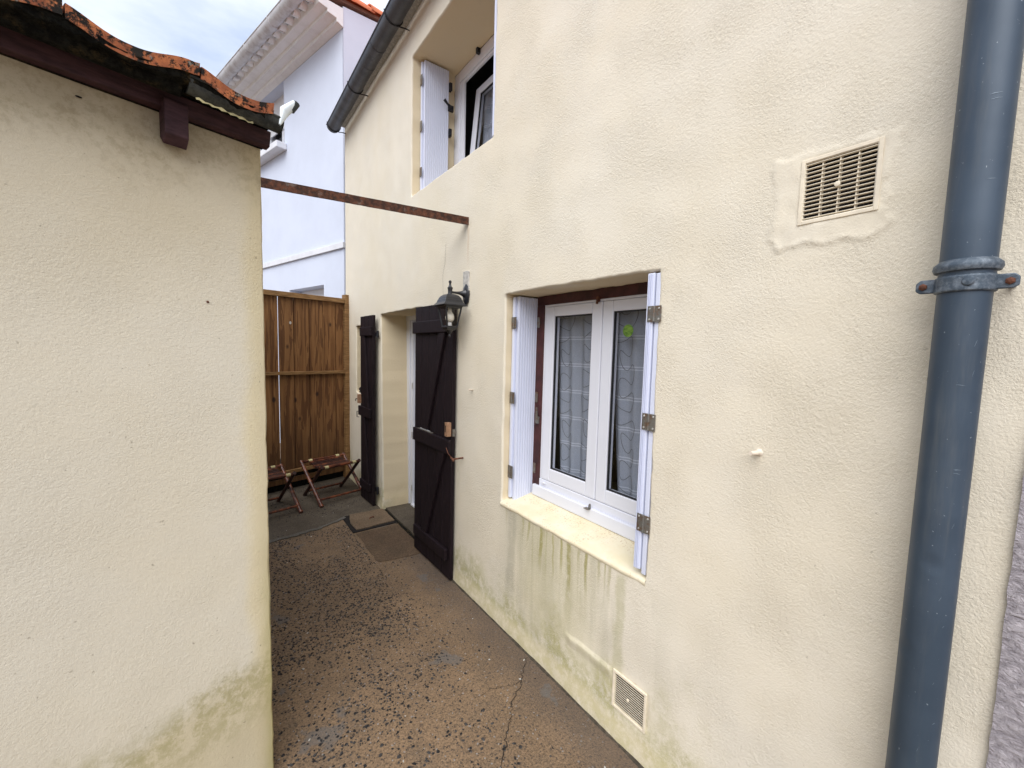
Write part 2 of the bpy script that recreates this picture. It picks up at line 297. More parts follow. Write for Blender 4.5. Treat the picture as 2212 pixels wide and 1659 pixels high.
# ------------------------------------------------------------------ mesh helper
BASE = {}
def frame(o, ex, ey, ez=(0, 0, 1)):
    m = Matrix((Vector(ex).normalized(), Vector(ey).normalized(), Vector(ez).normalized())).transposed().to_4x4(); m.translation = Vector(o); return m
class MB:
    def __init__(s, fr=None): s.v = []; s.f = []; s.fr = fr
    def add(s, vs, fs):
        k = len(s.v); s.v += [Vector(p) for p in vs]; s.f += [tuple(i + k for i in f) for f in fs]; return s
    def box(s, a, b, m=None):
        x0, y0, z0 = a; x1, y1, z1 = b
        vs = [Vector(p) for p in ((x0,y0,z0),(x1,y0,z0),(x1,y1,z0),(x0,y1,z0),(x0,y0,z1),(x1,y0,z1),(x1,y1,z1),(x0,y1,z1))]
        if m: vs = [m @ p for p in vs]
        return s.add(vs, [(0,3,2,1),(4,5,6,7),(0,1,5,4),(1,2,6,5),(2,3,7,6),(3,0,4,7)])
    def prism(s, poly, vec):
        n = len(poly); vs = [Vector(p) for p in poly]; vec = Vector(vec); vs += [p + vec for p in vs]
        return s.add(vs, [tuple(range(n - 1, -1, -1)), tuple(range(n, 2 * n))] + [(i, (i + 1) % n, n + (i + 1) % n, n + i) for i in range(n)])
    def tube(s, path, rad, n=12, cap=True, sx=1.0):
        path = [Vector(p) for p in path]; rs = rad if isinstance(rad, (list, tuple)) else [rad] * len(path)
        k = len(s.v); ref = None
        for i, p in enumerate(path):
            d = (path[min(i + 1, len(path) - 1)] - path[max(i - 1, 0)]).normalized()
            if ref is None: ref = d.orthogonal().normalized()
            a = (ref - d * ref.dot(d)).normalized(); ref = a; b = d.cross(a)
            for j in range(n):
                t = 2 * math.pi * j / n; s.v.append(p + (a * math.cos(t) * sx + b * math.sin(t)) * rs[i])
        for i in range(len(path) - 1):
            for j in range(n): s.f.append((k + i*n + j, k + i*n + (j+1) % n, k + (i+1)*n + (j+1) % n, k + (i+1)*n + j))
        if cap: s.f.append(tuple(k + j for j in range(n - 1, -1, -1))); s.f.append(tuple(k + (len(path)-1)*n + j for j in range(n)))
        return s
    def lathe(s, prof, c, ax=(0, 0, 1), n=20, sq=False, sc=(1, 1)):
        c = Vector(c); ax = Vector(ax).normalized(); a = Vector((1, 0, 0)) if abs(ax.z) > .9 else Vector((0, 0, 1)); a = (a - ax * a.dot(ax)).normalized(); b = ax.cross(a); k = len(s.v)
        for r_, h in prof:
            for j in range(n):
                t = 2 * math.pi * (j + (.5 if sq else 0)) / n; q = r_ * (math.sqrt(2) if sq else 1)
                s.v.append(c + ax * h + a * math.cos(t) * q * sc[0] + b * math.sin(t) * q * sc[1])
        for i in range(len(prof) - 1):
            for j in range(n): s.f.append((k + i*n + j, k + i*n + (j+1) % n, k + (i+1)*n + (j+1) % n, k + (i+1)*n + j))
        s.f.append(tuple(k + j for j in range(n - 1, -1, -1))); s.f.append(tuple(k + (len(prof)-1)*n + j for j in range(n))); return s
    def build(s, name, mat, parent=None, smooth=False, bevel=0, base=None, label=None, flip=True):
        vs = [s.fr @ p for p in s.v] if s.fr else [p.copy() for p in s.v]
        o0 = Vector(base) if base is not None else (BASE[parent.name] if parent else Vector((0, 0, 0)))
        me = bpy.data.meshes.new(name); me.from_pydata([p - o0 for p in vs], [], s.f)
        if flip:
            bm = bmesh.new(); bm.from_mesh(me); bmesh.ops.recalc_face_normals(bm, faces=bm.faces); bm.to_mesh(me); bm.free()
        me.materials.append(mat)
        o = bpy.data.objects.new(name, me); COL.objects.link(o); BASE[o.name] = o0
        if parent:
            o.parent = parent; o.location = o0 - BASE[parent.name]
        else: o.location = o0
        if smooth:
            for p_ in me.polygons: p_.use_smooth = True
            if smooth != 'all':
                try: me.set_sharp_from_angle(angle=R(38))
                except Exception: pass
        if bevel:
            b = o.modifiers.new('edge', 'BEVEL'); b.width = bevel; b.segments = 2; b.limit_method = 'ANGLE'; b.angle_limit = R(40)
        if label: o['label'] = label
        return o
def tag(o, label, cat, group=None):
    o['label'] = label; o['category'] = cat
    if group: o['group'] = group
    return o
def thing(name, loc, label, cat, group=None):
    o = bpy.data.objects.new(name, None); COL.objects.link(o); o.location = loc; o.empty_display_size = .1; BASE[o.name] = Vector(loc); return tag(o, label, cat, group)
def struct(o): o['kind'] = 'structure'; return o
def copy_tree(o, parent=None, off=None):
    c = o.copy(); COL.objects.link(c); c.parent = parent; BASE[c.name] = BASE[o.name] + (off or Vector())
    for ch in list(o.children): copy_tree(ch, c, off)
    return c
def box(name, a, b, mat, parent, fr=None, bevel=.002, **k): return MB(fr).box(a, b).build(name, mat, parent, bevel=bevel, **k)

# ------------------------------------------------------------------ ground
def grid_sheet(x0, x1, y0, y1, st, z, amp):
    nx = max(1, int((x1 - x0) / st)); ny = max(1, int((y1 - y0) / st)); m = MB()
    for j in range(ny + 1):
        for i in range(nx + 1):
            x = x0 + (x1 - x0) * i / nx; y = y0 + (y1 - y0) * j / ny
            m.v.append(Vector((x, y, z + amp * noise.noise(Vector((x * 2.2, y * 2.2, 0))))))
    for j in range(ny):
        for i in range(nx):
            a = j * (nx + 1) + i; m.f.append((a, a + 1, a + nx + 2, a + nx + 1))
    return m
gm = MB()
for (a, b, c_, d) in ((-120, 120, -120, -3), (-120, 120, 8, 160), (-120, -4, -3, 8), (4, 120, -3, 8)): gm.add([(a, c_, 0), (b, c_, 0), (b, d, 0), (a, d, 0)], [(0, 1, 2, 3)])
gg = grid_sheet(-4, 4, -3, 8, .08, 0, 0.0); gm.add(gg.v, gg.f)
ground = struct(gm.build('ground', M['ground'], flip=False))
ground['label'] = 'brown washed aggregate concrete floor of the alley'
def sheet(name, poly, z, th, mat, parent=None, jit=.004, step=.05):
    pts = []
    n = len(poly)
    for i in range(n):
        a = Vector(poly[i]); b = Vector(poly[(i + 1) % n]); k = max(1, int((b - a).length / step))
        for j in range(k):
            p = a.lerp(b, j / k); pts.append((p.x + random.uniform(-jit, jit), p.y + random.uniform(-jit, jit), z - th))
    return MB().prism(pts, (0, 0, th)).build(name, mat, parent)
path = struct(sheet('concrete_path', [(-1.9, 3.70), (-.995, 3.779), (-.80, 3.80), (-.60, 3.845), (-.42, 3.93), (-.33, 3.99), (-.02, 4.0), (.0, 5.4), (-1.9, 5.2)], .006, .004, M['concrete'], jit=.008)); path['label'] = 'smooth grey concrete floor under the stools'
eg = [(-1.9, 3.68), (-.995, 3.765), (-.80, 3.785), (-.60, 3.83), (-.42, 3.915), (-.36, 3.96)]
sheet('mortar_strip', eg + [(x, y + .045) for x, y in reversed(eg)], .0085, .006, M['edge'], ground, .011, .03)
sheet('cement_patch', [(-.372, 3.56), (.0, 3.575), (.0, 2.96), (-.08, 2.94), (-.37, 2.985)], .005, .003, M['brownc'], ground, .006)
sheet('threshold', [(.025, 3.02), (.025, 3.97), (.36, 4.0), (.36, 3.02)], .020, .018, M['concrete'], ground, .002)
sheet('joint', [(.005, 2.96), (.005, 3.98), (.026, 3.98), (.026, 2.96)], .006, .004, M['moss'], ground, .002)
def crackline(pts, wd, z=.0046):
    m = MB(); P = []
    for i in range(len(pts) - 1):
        a, b = Vector(pts[i]), Vector(pts[i + 1])
        for j in range(6): P.append(a.lerp(b, j / 6) + Vector((random.uniform(-.008, .008), random.uniform(-.008, .008))))
    P.append(Vector(pts[-1])); vs = []
    for i, p in enumerate(P):
        d = (P[min(i + 1, len(P) - 1)] - P[max(0, i - 1)]).normalized(); nrm = Vector((-d.y, d.x)); ww = wd * random.uniform(.3, 1)
        vs += [(p + nrm * ww).to_3d() + Vector((0, 0, z)), (p - nrm * ww).to_3d() + Vector((0, 0, z))]
    return m.add(vs, [(2*i, 2*i+1, 2*i+3, 2*i+2) for i in range(len(P) - 1)]).build('crack', M['dark'], ground, flip=False)
crackline([(-.023, 1.589), (-.117, 1.519), (-.158, 1.477), (-.262, 1.404), (-.329, 1.335), (-.39, 1.273), (-.447, 1.218), (-.474, 1.195), (-.6, 1.05)], .0022)
crackline([(-.158, 1.477), (-.23, 1.50), (-.30, 1.53), (-.36, 1.52)], .0014)
# exposed pebbles: real flattened stones bedded in the floor
def pebbles(count, name, mat, seed, smin, smax, dens):
    rnd = random.Random(seed); m = MB(); k = 0
    while k < count:
        x = rnd.uniform(-1.75, -.01); y = rnd.uniform(.85, 5.1)
        if x < -1.2 and y > 1.6 and x < -1.2 - .27 * (y - 1.65): continue
        if -.39 < x < .03 and 2.93 < y < 4.03: continue
        if rnd.random() > dens(x, y): continue
        k += 1; r_ = smin + (smax - smin) * rnd.random() ** 1.6 * (1.0 if y > 1.6 else 1.15); a0 = rnd.uniform(0, 6.28); asp = rnd.uniform(.5, .95); hh = r_ * rnd.uniform(.10, .2)
        z0 = .007 if y > 3.98 or (y > 3.78 and x < -.8) else .001
        ring = []
        for j in range(6):
            t = j * math.pi / 3 + rnd.uniform(-.3, .3); q = r_ * rnd.uniform(.75, 1.1); px, py = math.cos(t) * q, math.sin(t) * q * asp
            ring.append((x + px * math.cos(a0) - py * math.sin(a0), y + px * math.sin(a0) + py * math.cos(a0)))
        b = len(m.v); m.v += [Vector((p[0], p[1], z0 - .001)) for p in ring] + [Vector((x + (p[0] - x) * .62, y + (p[1] - y) * .62, z0 + hh)) for p in ring]
        m.f += [(b + j, b + (j + 1) % 6, b + 6 + (j + 1) % 6, b + 6 + j) for j in range(6)] + [tuple(b + 6 + j for j in range(6))]
    o = m.build(name, mat, None); o['kind'] = 'stuff'; return o
def dn(x, y):
    n = noise.fractal(Vector((x * 2.3, y * 2.3, 3)), 1, 2, 3) * .8 + .42
    d = min(1, max(.05, n))
    if x > -.32 and y < 2.9: d *= .12 + max(0, min(.5, (-.12 - x) * 1.5))
    if x > -.38: d *= .45
    if y < 1.6: d *= .5
    if 3.8 < y < 4.12: d *= .04
    elif y > 4.1: d *= .7
    elif y > 2.2: d *= 1.5
    return d
o = pebbles(10500, 'exposed_pebbles', M['pebble'], 3, .0028, .0098, dn); tag(o, 'small dark pebbles showing in the brown aggregate floor', 'pebbles')
o = pebbles(60, 'pale_pebbles', M['pebble2'], 9, .004, .009, lambda x, y: .5); tag(o, 'few pale pebbles scattered over the aggregate floor', 'pebbles')
# inspection cover
bs = MB(); NB = 260
for i in range(NB + 1):
    y = .4 + 4.9 * i / NB; wdt = .006 + .014 * abs(noise.noise(Vector((y * 5, 2, 0)))) + .006 * abs(noise.noise(Vector((y * 31, 2, 0))))
    if 3.0 < y < 4.0: wdt = 0
    bs.v += [Vector((-.012 - wdt, y, .001)), Vector((-.008 - wdt * .5, y, .003 + wdt * .25)), Vector((.002, y, .004 + wdt * .5 + .004 * abs(noise.noise(Vector((y * 60, 9, 0))))))]
bs.f = [(3*i + k, 3*i + k + 1, 3*i + k + 4, 3*i + k + 3) for i in range(NB) for k in range(2)]
bs.build('dirt_line', M['dirt'], ground, smooth='all', flip=False)
t = thing('inspection_cover', (-.2, 3.8, 0), 'square cement inspection cover in the floor before the door', 'manhole cover')
sheet('dark_gap_sheet', [(-.392, 3.585), (.0, 3.60), (.0, 3.99), (-.392, 3.995)], .008, .006, M['dark'], t, .002)  # dark sheet painted as the shaded gap round the slab, no hole below
sheet('slab', [(-.355, 3.622), (-.25, 3.622), (-.10, 3.64), (-.004, 3.645), (-.004, 3.975), (-.32, 3.99), (-.345, 3.90), (-.36, 3.80)], .016, .010, M['cover'], t, .004)
MB().tube([(-.19, 3.78, .012), (-.185, 3.79, .026), (-.15, 3.80, .026), (-.145, 3.80, .012)], .005, 6).build('lifting_handle', M['rusty_bolt'], t, smooth=True)

# ------------------------------------------------------------------ main house
house = thing('cream_house', (0, 2.6, 0), 'cream rendered two storey house with white windows and dark door leaves', 'house')
def jloop(poly, st=.035, amp=.003, seed=0):
    rnd = random.Random(seed); pts = []; n = len(poly)
    for i in range(n):
        a = Vector(poly[i]); b = Vector(poly[(i + 1) % n]); k = max(1, round((b - a).length / st))
        for j in range(k):
            p = a.lerp(b, j / k); am = amp if j else amp * .3
            q = noise.noise_vector(Vector((p.x * 9, p.y * 9, seed * 3.3))); pts.append(Vector((p.x + q.x * am * 1.6 + rnd.uniform(-am, am) * .5, p.y + q.y * am * 1.6 + rnd.uniform(-am, am) * .5)))
    return pts
def shrink(loop, d):
    out_ = []; n = len(loop)
    for i in range(n):
        a, b, c = loop[i - 1], loop[i], loop[(i + 1) % n]; e = (c - a).normalized(); nn = Vector((-e.y, e.x)); out_.append(b + nn * d)
    return out_
# opening outlines in (y,z), counter clockwise
W1 = [(.918, .742), (1.908, .742), (1.914, 1.938), (.93, 1.934)]
W2 = [(2.075, 2.852), (3.297, 2.857), (3.295, 3.932), (2.07, 3.932)]
DR = [(3.05, -.01), (3.966, -.01), (4.049, 1.949), (3.05, 1.95)]
NI = [(4.45, 1.10), (4.908, 1.10), (4.907, 1.862), (4.45, 1.862)]
V1 = [(.328, 2.002), (.478, 2.002), (.478, 2.152), (.328, 2.152)]
V2 = [(.893, .147), (1.034, .147), (1.034, .286), (.893, .286)]
opens = [(W1, .205, .0035), (W2, .385, .003), (DR, .27, .0035), (NI, .14, .002), (V1, .06, .0005), (V2, .06, .0005)]
PATCH = [(.565, 2.185), (.488, 2.182), (.328, 2.175), (.284, 2.175), (.291, 2.116), (.303, 2.037), (.290, 1.956), (.315, 1.924), (.368, 1.937), (.428, 1.937), (.471, 1.941), (.536, 1.925), (.562, 1.967), (.552, 2.05), (.559, 2.147)]
def inpoly(p, poly):
    c = False; n = len(poly); x, y = p
    for i in range(n):
        x1, y1 = poly[i]; x2, y2 = poly[i - 1]
        if (y1 > y) != (y2 > y) and x < (x2 - x1) * (y - y1) / (y2 - y1) + x1: c = not c
    return c
def segd(p, a, b):
    a = Vector(a); b = Vector(b); p = Vector(p); ab = b - a; t_ = max(0, min(1, (p - a).dot(ab) / ab.length_squared)); return (p - a - ab * t_).length
def sst(a, b, x): t_ = max(0, min(1, (x - a) / (b - a))); return t_ * t_ * (3 - 2 * t_)
def relief(y, z):
    """outward relief of the render and how smooth it is"""
    h = .0045 * noise.noise(Vector((y * 1.6, z * 1.6, 5))) + .0022 * noise.noise(Vector((y * 7, z * 7, 1)))
    s_ = 0
    if .2 < y < .65 and 1.84 < z < 2.25:
        q = (y + .012 * noise.noise(Vector((y * 26, z * 26, 2))) + .006 * noise.noise(Vector((y * 80, z * 80, 2))), z + .014 * noise.noise(Vector((y * 22, z * 22, 9))))
        d = min(segd(q, PATCH[i], PATCH[i - 1]) for i in range(len(PATCH))); ins = inpoly(q, PATCH); sd_ = d if ins else -d
        f = sst(-.006, .010, sd_); h += .0022 * f * (1 + .5 * noise.noise(Vector((y * 14, z * 14, 6)))) + .0025 * sst(-.004, .02, sd_) * noise.noise(Vector((y * 30, z * 18, 8))); s_ = max(s_, sst(-.01, .02, sd_) * (.75 + .3 * noise.noise(Vector((y * 12, z * 12, 3)))))
        if z < 2.0 or (z > 2.1 and y > .46) or y < .31: h += (.0034 if z < 2.0 else .0014) * math.exp(-((sd_ - .003) / .005) ** 2) * (.4 + .6 * abs(noise.noise(Vector((y * 40, z * 40, 4)))) * 2)
        s_ = max(s_, .8 * math.exp(-(((y - .46) / .06) ** 2 + ((z - 1.905) / .02) ** 2)))
    if .8 < y < 1.5 and z < .45:
        # old ledge left above the low vent
        zz = .285 + .02 * noise.noise(Vector((y * 8, 0, 0)))
        if y > 1.04: h += .007 * sst(1.36, 1.30, y) * sst(1.04, 1.07, y) * sst(zz + .004, zz - .004, z) * sst(zz - .06, zz - .01, z); s_ = max(s_, .7 * sst(.14, .02, abs(z - .24)) * sst(1.45, 1.3, y))
        s_ = max(s_, sst(.035, .01, max(abs(y - .963) - .075, abs(z - .216) - .075)))
    s_ = max(s_, sst(.13, .09, z + .02 * noise.noise(Vector((y * 5, 0, 0)))))
    h += .012 * sst(.11, .0, z)
    return h, s_
def inside_mesh():
    Y0, Y1, Z0, Z1 = .02, 5.35, -.03, 4.26
    pts = []; edges = []; loops = []
    def addloop(lp):
        k = len(pts); pts.extend(lp); n = len(lp); edges.extend((k + i, k + (i + 1) % n) for i in range(n)); return list(range(k, k + n))
    addloop(jloop([(Y0, Z0), (Y1, Z0), (Y1, Z1), (Y0, Z1)], .05, 0))
    lps = []
    for i, (poly, dep, am) in enumerate(opens):
        inner = jloop(poly, .03, am, i + 1); outer = shrink(inner, -.006 if am > .001 else -.0005)
        addloop(outer); pts.extend(shrink(inner, -.0115) if am > .001 else []); lps.append((inner, outer, dep, am))
    st = .028; ny = int((Y1 - Y0) / st); nz = int((Z1 - Z0) / st); o_ = [l[1] for l in lps]
    bbs = [(min(p.x for p in l) - .016, max(p.x for p in l) + .016, min(p.y for p in l) - .016, max(p.y for p in l) + .016) for l in o_]
    for j in range(1, nz):
        for i in range(1, ny):
            y = Y0 + i * st + random.uniform(-.004, .004); z = Z0 + j * st + random.uniform(-.004, .004)
            if any(b[0] < y < b[1] and b[2] < z < b[3] for b in bbs): continue
            pts.append(Vector((y, z)))
    # dense points where the plaster patch and ledge are
    for (a, b, c, d, s2) in ((.25, .60, 1.86, 2.22, .007), (1.03, 1.42, .17, .34, .008)):
        y = a
        while y < b:
            z = c
            while z < d:
                if not any(q[0] < y < q[1] and q[2] < z < q[3] for q in bbs): pts.append(Vector((y + random.uniform(-.001, .001), z + random.uniform(-.001, .001))))
                z += s2
            y += s2
    vo, eo, fo, *_ = geometry.delaunay_2d_cdt(pts, edges, [], 0, 1e-5)
    V = []; att = []
    for p in vo:
        h, s_ = relief(p.x, p.y); V.append(Vector((-h, p.x, p.y))); att.append(s_)
    F = []
    for f in fo:
        c = (sum(vo[i].x for i in f) / 3, sum(vo[i].y for i in f) / 3)
        if any(b[0] < c[0] < b[1] and b[2] < c[1] < b[3] and inpoly(c, l) for b, l in zip(bbs, o_)): continue
        F.append(tuple(f))
    # reveals: rounded arris then straight back
    for inner, outer, dep, am in lps:
        rings = []
        mid_ = [a.lerp(b, .3) for a, b in zip(outer, inner)]
        prof = [(outer, 0.0), (mid_, .0018), (inner, .007), (inner, .014), (inner, dep * .5), (inner, dep)]
        n = len(inner)
        for lp, x in prof:
            k = len(V); rings.append(k)
            for p in lp:
                h, s_ = relief(p.x, p.y); f = max(0, 1 - x / .05); V.append(Vector((x - h * f, p.x, p.y))); att.append(.75 if x > .003 else s_)
        for a, b in zip(rings, rings[1:]):
            for i in range(n): F.append((a + i, a + (i + 1) % n, b + (i + 1) % n, b + i))
    return V, F, att
V, F, att = inside_mesh()
me = bpy.data.meshes.new('wall'); me.from_pydata([p - Vector((0, 2.6, 0)) for p in V], [], F)
bm = bmesh.new(); bm.from_mesh(me); bmesh.ops.remove_doubles(bm, verts=bm.verts, dist=.00005); bmesh.ops.recalc_face_normals(bm, faces=bm.faces); bm.to_mesh(me); bm.free()
me.materials.append(M['cream'])
for p_ in me.polygons: p_.use_smooth = True
at = me.attributes.new('smooth_patch', 'FLOAT', 'POINT')
import numpy as np
co = np.empty(len(me.vertices) * 3); me.vertices.foreach_get('co', co); co = co.reshape(-1, 3)
rvl = me.attributes.new('reveal', 'FLOAT', 'POINT'); rvl.data.foreach_set('value', np.array([1.0 if c[0] > .012 else 0.0 for c in co], dtype=np.float32))
at = me.attributes['smooth_patch']
at.data.foreach_set('value', np.array([relief(c[1] + 2.6, c[2])[1] if c[0] < .004 else .75 for c in co], dtype=np.float32))
wall = bpy.data.objects.new('wall', me); COL.objects.link(wall); wall.parent = house; BASE['wall'] = Vector((0, 2.6, 0))
# the rest of the house body
body = MB(); body.box((.0, 5.33, -.02), (.4, 5.352, 4.26)).box((.4, 5.15, -.02), (6, 5.352, 5.1)).box((.02, .02, -.02), (6, -.1, 5.1)).box((6, -.1, -.02), (6.2, 5.352, 4.3)).box((.02, -.1, 4.262), (6.0, 5.352, 4.30))
body.build('side_wall', M['cream'], house)
M['yellow_sill'] = M['yellow']
cp_ = [(2.66, 2.36), (2.672, 2.22), (2.70, 2.155), (2.70, 2.12), (2.69, 1.99)]
m = MB(); P = []
for i in range(len(cp_) - 1):
    for j in range(8): P.append(Vector(cp_[i]).lerp(Vector(cp_[i + 1]), j / 8) + Vector((random.uniform(-.002, .002), 0)))
for p in P:
    h = relief(p.x, p.y)[0]; m.v += [Vector((-h - .0012, p.x - .0009, p.y)), Vector((-h - .0012, p.x + .0009, p.y))]
m.f = [(2*i, 2*i+1, 2*i+3, 2*i+2) for i in range(len(P) - 1)]; m.build('hairline_crack', M['dirt'], house, flip=False)
# sill
sm_ = MB(); n = 30; prof = [(-.001, .722), (-.0045, .728), (-.006, .737), (-.002, .7435), (.012, .748), (.06, .757), (.13, .769), (.206, .783)]
for i in range(n + 1):
    y = .916 + (1.912 - .916) * i / n
    for (x, z) in prof: sm_.v.append(Vector((x + .002 * noise.noise(Vector((y * 9, z * 30, 0))) - (.005 * noise.noise(Vector((y * 14, 2, 0))) if x < .001 else 0), y, z + .003 * noise.noise(Vector((y * 7, x * 12, 3))))))
for i in range(n):
    for j in range(len(prof) - 1): a = i * len(prof) + j; sm_.f.append((a, a + 1, a + len(prof) + 1, a + len(prof)))
o = sm_.build('sill', M['yellow'], house, smooth='all', label='yellow painted sloping sill under the kitchen window', flip=False)
o['label'] = 'pale yellow sloping window sill with speckled dirt'
# closed dark rooms behind the openings
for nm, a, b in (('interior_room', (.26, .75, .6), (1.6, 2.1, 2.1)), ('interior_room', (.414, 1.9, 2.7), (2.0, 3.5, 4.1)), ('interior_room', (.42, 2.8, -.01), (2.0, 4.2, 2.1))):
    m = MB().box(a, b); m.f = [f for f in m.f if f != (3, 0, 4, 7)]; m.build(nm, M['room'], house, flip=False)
# old oxblood timber lining of the lower window
m = MB().box((.19, 1.80, .79), (.25, 1.905, 1.885)).box((.19, .93, 1.885), (.25, 1.91, 1.937)).box((.19, .925, .79), (.25, .96, 1.885))
m.build('lintel_board', M['brown'], house, bevel=.003)
def window(frame_boxes, name='window', **k):
    m = MB()
    for a, b in frame_boxes: m.box(a, b)
    return m.build(name, M['pvc'], house, bevel=.003, **k)
w1 = window([((.172, .94, .780), (.26, 1.838, .842)), ((.192, .95, .842), (.26, 1.80, .884)), ((.198, 1.783, .884), (.26, 1.812, 1.888)), ((.198, .94, 1.874), (.26, 1.783, 1.888)), ((.198, .935, .884), (.26, .952, 1.888))], label='white double casement window with curtains behind it')
def sash(y0, y1, z0, z1, x, parent, wst=.062, M_=None, th=.045, tilt=0, hx=0):
    m = MB(M_)
    for (a0, a1, b0, b1) in ((y0, y0 + wst, z0, z1), (y1 - wst, y1, z0, z1)): m.box((x, a0, b0), (x + th, a1, b1))
    for (b0, b1) in ((z0, z0 + wst + .006), (z1 - wst + .012, z1)): m.box((x + .0003, y0 + wst, b0), (x + th, y1 - wst, b1))
    s_ = m.build('sash', M['pvc'], parent, bevel=.005)
    gk = MB(M_); g0, g1, h0, h1 = y0 + wst, y1 - wst, z0 + wst + .006, z1 - wst + .012
    for a, b in (((x + .008, g0, h0), (x + .02, g0 + .006, h1)), ((x + .008, g1 - .006, h0), (x + .02, g1, h1)), ((x + .008, g0 + .006, h0), (x + .02, g1 - .006, h0 + .006)), ((x + .008, g0 + .006, h1 - .006), (x + .02, g1 - .006, h1))): gk.box(a, b)
    gk.build('gasket', M['seal'], parent)
    MB(M_).box((x + .014, g0 + .001, h0 + .001), (x + .018, g1 - .001, h1 - .001)).build('pane', M['glass'], parent)
sash(1.371, 1.782, .886, 1.873, .194, w1, .066); sash(.955, 1.368, .886, 1.873, .196, w1, .064)
MB().lathe([(.029, 0), (.029, .0008)], (.2085, 1.222, 1.728), (-1, 0, 0), 28, sc=(1, 1)).build('sticker', M['sticker'], w1, label='round green leaf print sticker on the right pane')
m = MB().box((.150, 1.372, .842), (.172, 1.400, .846)); m.prism([(.158, 1.372, .842), (.174, 1.372, .842), (.174, 1.372, .862), (.170, 1.372, .870), (.162, 1.372, .870), (.158, 1.372, .862)], (0, .003, 0)); m.build('catch', M['hinge'], w1)
m = MB().box((.180, 1.386, 1.872), (.194, 1.400, 1.896)).tube([(.182, 1.393, 1.875), (.178, 1.393, 1.862)], .006, 8); m.build('catch', M['rusty_bolt'], w1)
m = MB().tube([(.182, 1.822, 1.215), (.176, 1.822, 1.25), (.168, 1.815, 1.30)], [.006, .007, .005], 8).box((.176, 1.812, 1.205), (.190, 1.834, 1.245)); m.build('shutter_lever', M['hinge'], w1, smooth=True)
MB().lathe([(.0055, 0), (.0055, .028)], (.186, 1.765, .868), (0, -1, 0), 10).build('drain_cap', M['pvc'], w1, smooth=True)
for z in (1.79, 1.357, .935): box('hinge', (.183, 1.83, z - .03), (.1895, 1.852, z + .03), M['hinge'], w1)
# shutters
def shutter(y0, x0, x1, z0, z1, n, face=-1, th=.022, label=None):
    """folded shutter leaf lying along X; slats show on the face side"""
    p = box('shutter', (x0 + .002, y0 + .004, z0 + .002), (x1 - .002, y0 + th - .004, z1 - .002), M['shutter'], house, label=label)
    wd = (x1 - x0) / n
    for i in range(n):
        m = MB().box((x0 + i * wd + .0007, y0, z0), (x0 + (i + 1) * wd - .0007, y0 + th, z1)); m.build('slat', M['shutter'], p, bevel=.0032)
    return p
sA = shutter(1.860, .058, .220, .756, 1.928, 9, label='white folded shutter leaf against the left reveal of the lower window')
sA2 = shutter(1.885, .044, .205, .766, 1.926, 2, th=.020)
sB = shutter(.948, .0, .190, .775, 1.926, 3, th=.030, label='white folded shutter leaf seen edge on at the right of the lower window')
sB2 = shutter(.923, .004, .190, .760, 1.924, 3, th=.020)
def hplate(z0, z1, x, ya, yb, parent, knuckle=True, scr=True):
    ym = (ya + yb) / 2
    MB().box((x - .003, ya, z0), (x, yb, z1)).tube([(x - .004, ym, z0 + .001), (x - .004, ym, (z0 + z1) / 2 - .0005)], .005, 10).tube([(x - .004, ym - .001, (z0 + z1) / 2 + .0005), (x - .004, ym - .001, z1 - .001)], .005, 10).build('hinge', M['hinge'], parent, bevel=.0006)
    if scr:
        for yy in (ya + .009, yb - .009):
            for zz in (z0 + .01, z1 - .01): MB().lathe([(.0042, 0), (.0032, .0022)], (x - .003, yy, zz), (-1, 0, 0), 10).build('screw', M['screw'], parent)
for z0, z1 in ((1.743, 1.803), (1.332, 1.397), (.931, 1.001)): hplate(z0, z1, -.001, .910, .968, sB)
for z0, z1 in ((1.749, 1.813), (1.322, 1.388), (.886, .959)): hplate(z0, z1, .043, 1.862, 1.906, sA, scr=False)
sB_strip = MB()
for yy in (.956, .963, .970): sB_strip.box((-.004, yy, .777), (.0, yy + .0025, 1.924))
sB_strip.build('edge_ribs', M['shutter'], sB, bevel=.0008)
# upper window
w2 = window([((.385, 2.10, 2.86), (.402, 2.16, 3.93)), ((.385, 3.20, 2.86), (.402, 3.295, 3.93)), ((.385, 2.16, 3.845), (.402, 3.20, 3.93)), ((.385, 2.16, 2.86), (.402, 3.20, 2.93)), ((.392, 3.145, 2.93), (.412, 3.198, 3.843)), ((.392, 2.17, 3.820), (.412, 3.145, 3.843))], label='white upper window with its sash tilted inward')
w2.name = 'window'
TM = Matrix.Translation((.41, 0, 2.94)) @ Matrix.Rotation(R(5.6), 4, 'Y') @ Matrix.Translation((-.41, 0, -2.94))
sash(2.20, 3.122, 2.94, 3.79, .41, w2, .072, TM)
m = MB()
for i in range(40):
    y = 2.24 + .85 * i / 39; x = .53 + .015 * math.sin(i * 1.3); m.v += [Vector((x, y, 2.9)), Vector((x + .03, y, 3.8))]
m.f = [(2*i, 2*i+1, 2*i+3, 2*i+2) for i in range(39)]
o = m.build('upper_curtain', M['curtain'], None, smooth='all', flip=False, base=(.53, 2.6, 2.9)); tag(o, 'dim sheer curtain behind the tilted upper window', 'curtain')
sU = shutter(3.235, .085, .300, 2.862, 3.915, 12, label='white folded shutter leaf at the left of the upper window')
sU2 = shutter(3.262, .070, .285, 2.862, 3.912, 2, th=.022)
for z0, z1 in ((3.727, 3.806), (3.372, 3.452), (3.022, 3.092)): hplate(z0, z1, .069, 3.242, 3.282, sU, scr=False)
for z in (3.795, 3.43, 3.08):
    MB().box((.302, 3.225, z - .03), (.326, 3.262, z + .03)).build('hinge', M['iron'], sU, bevel=.001)
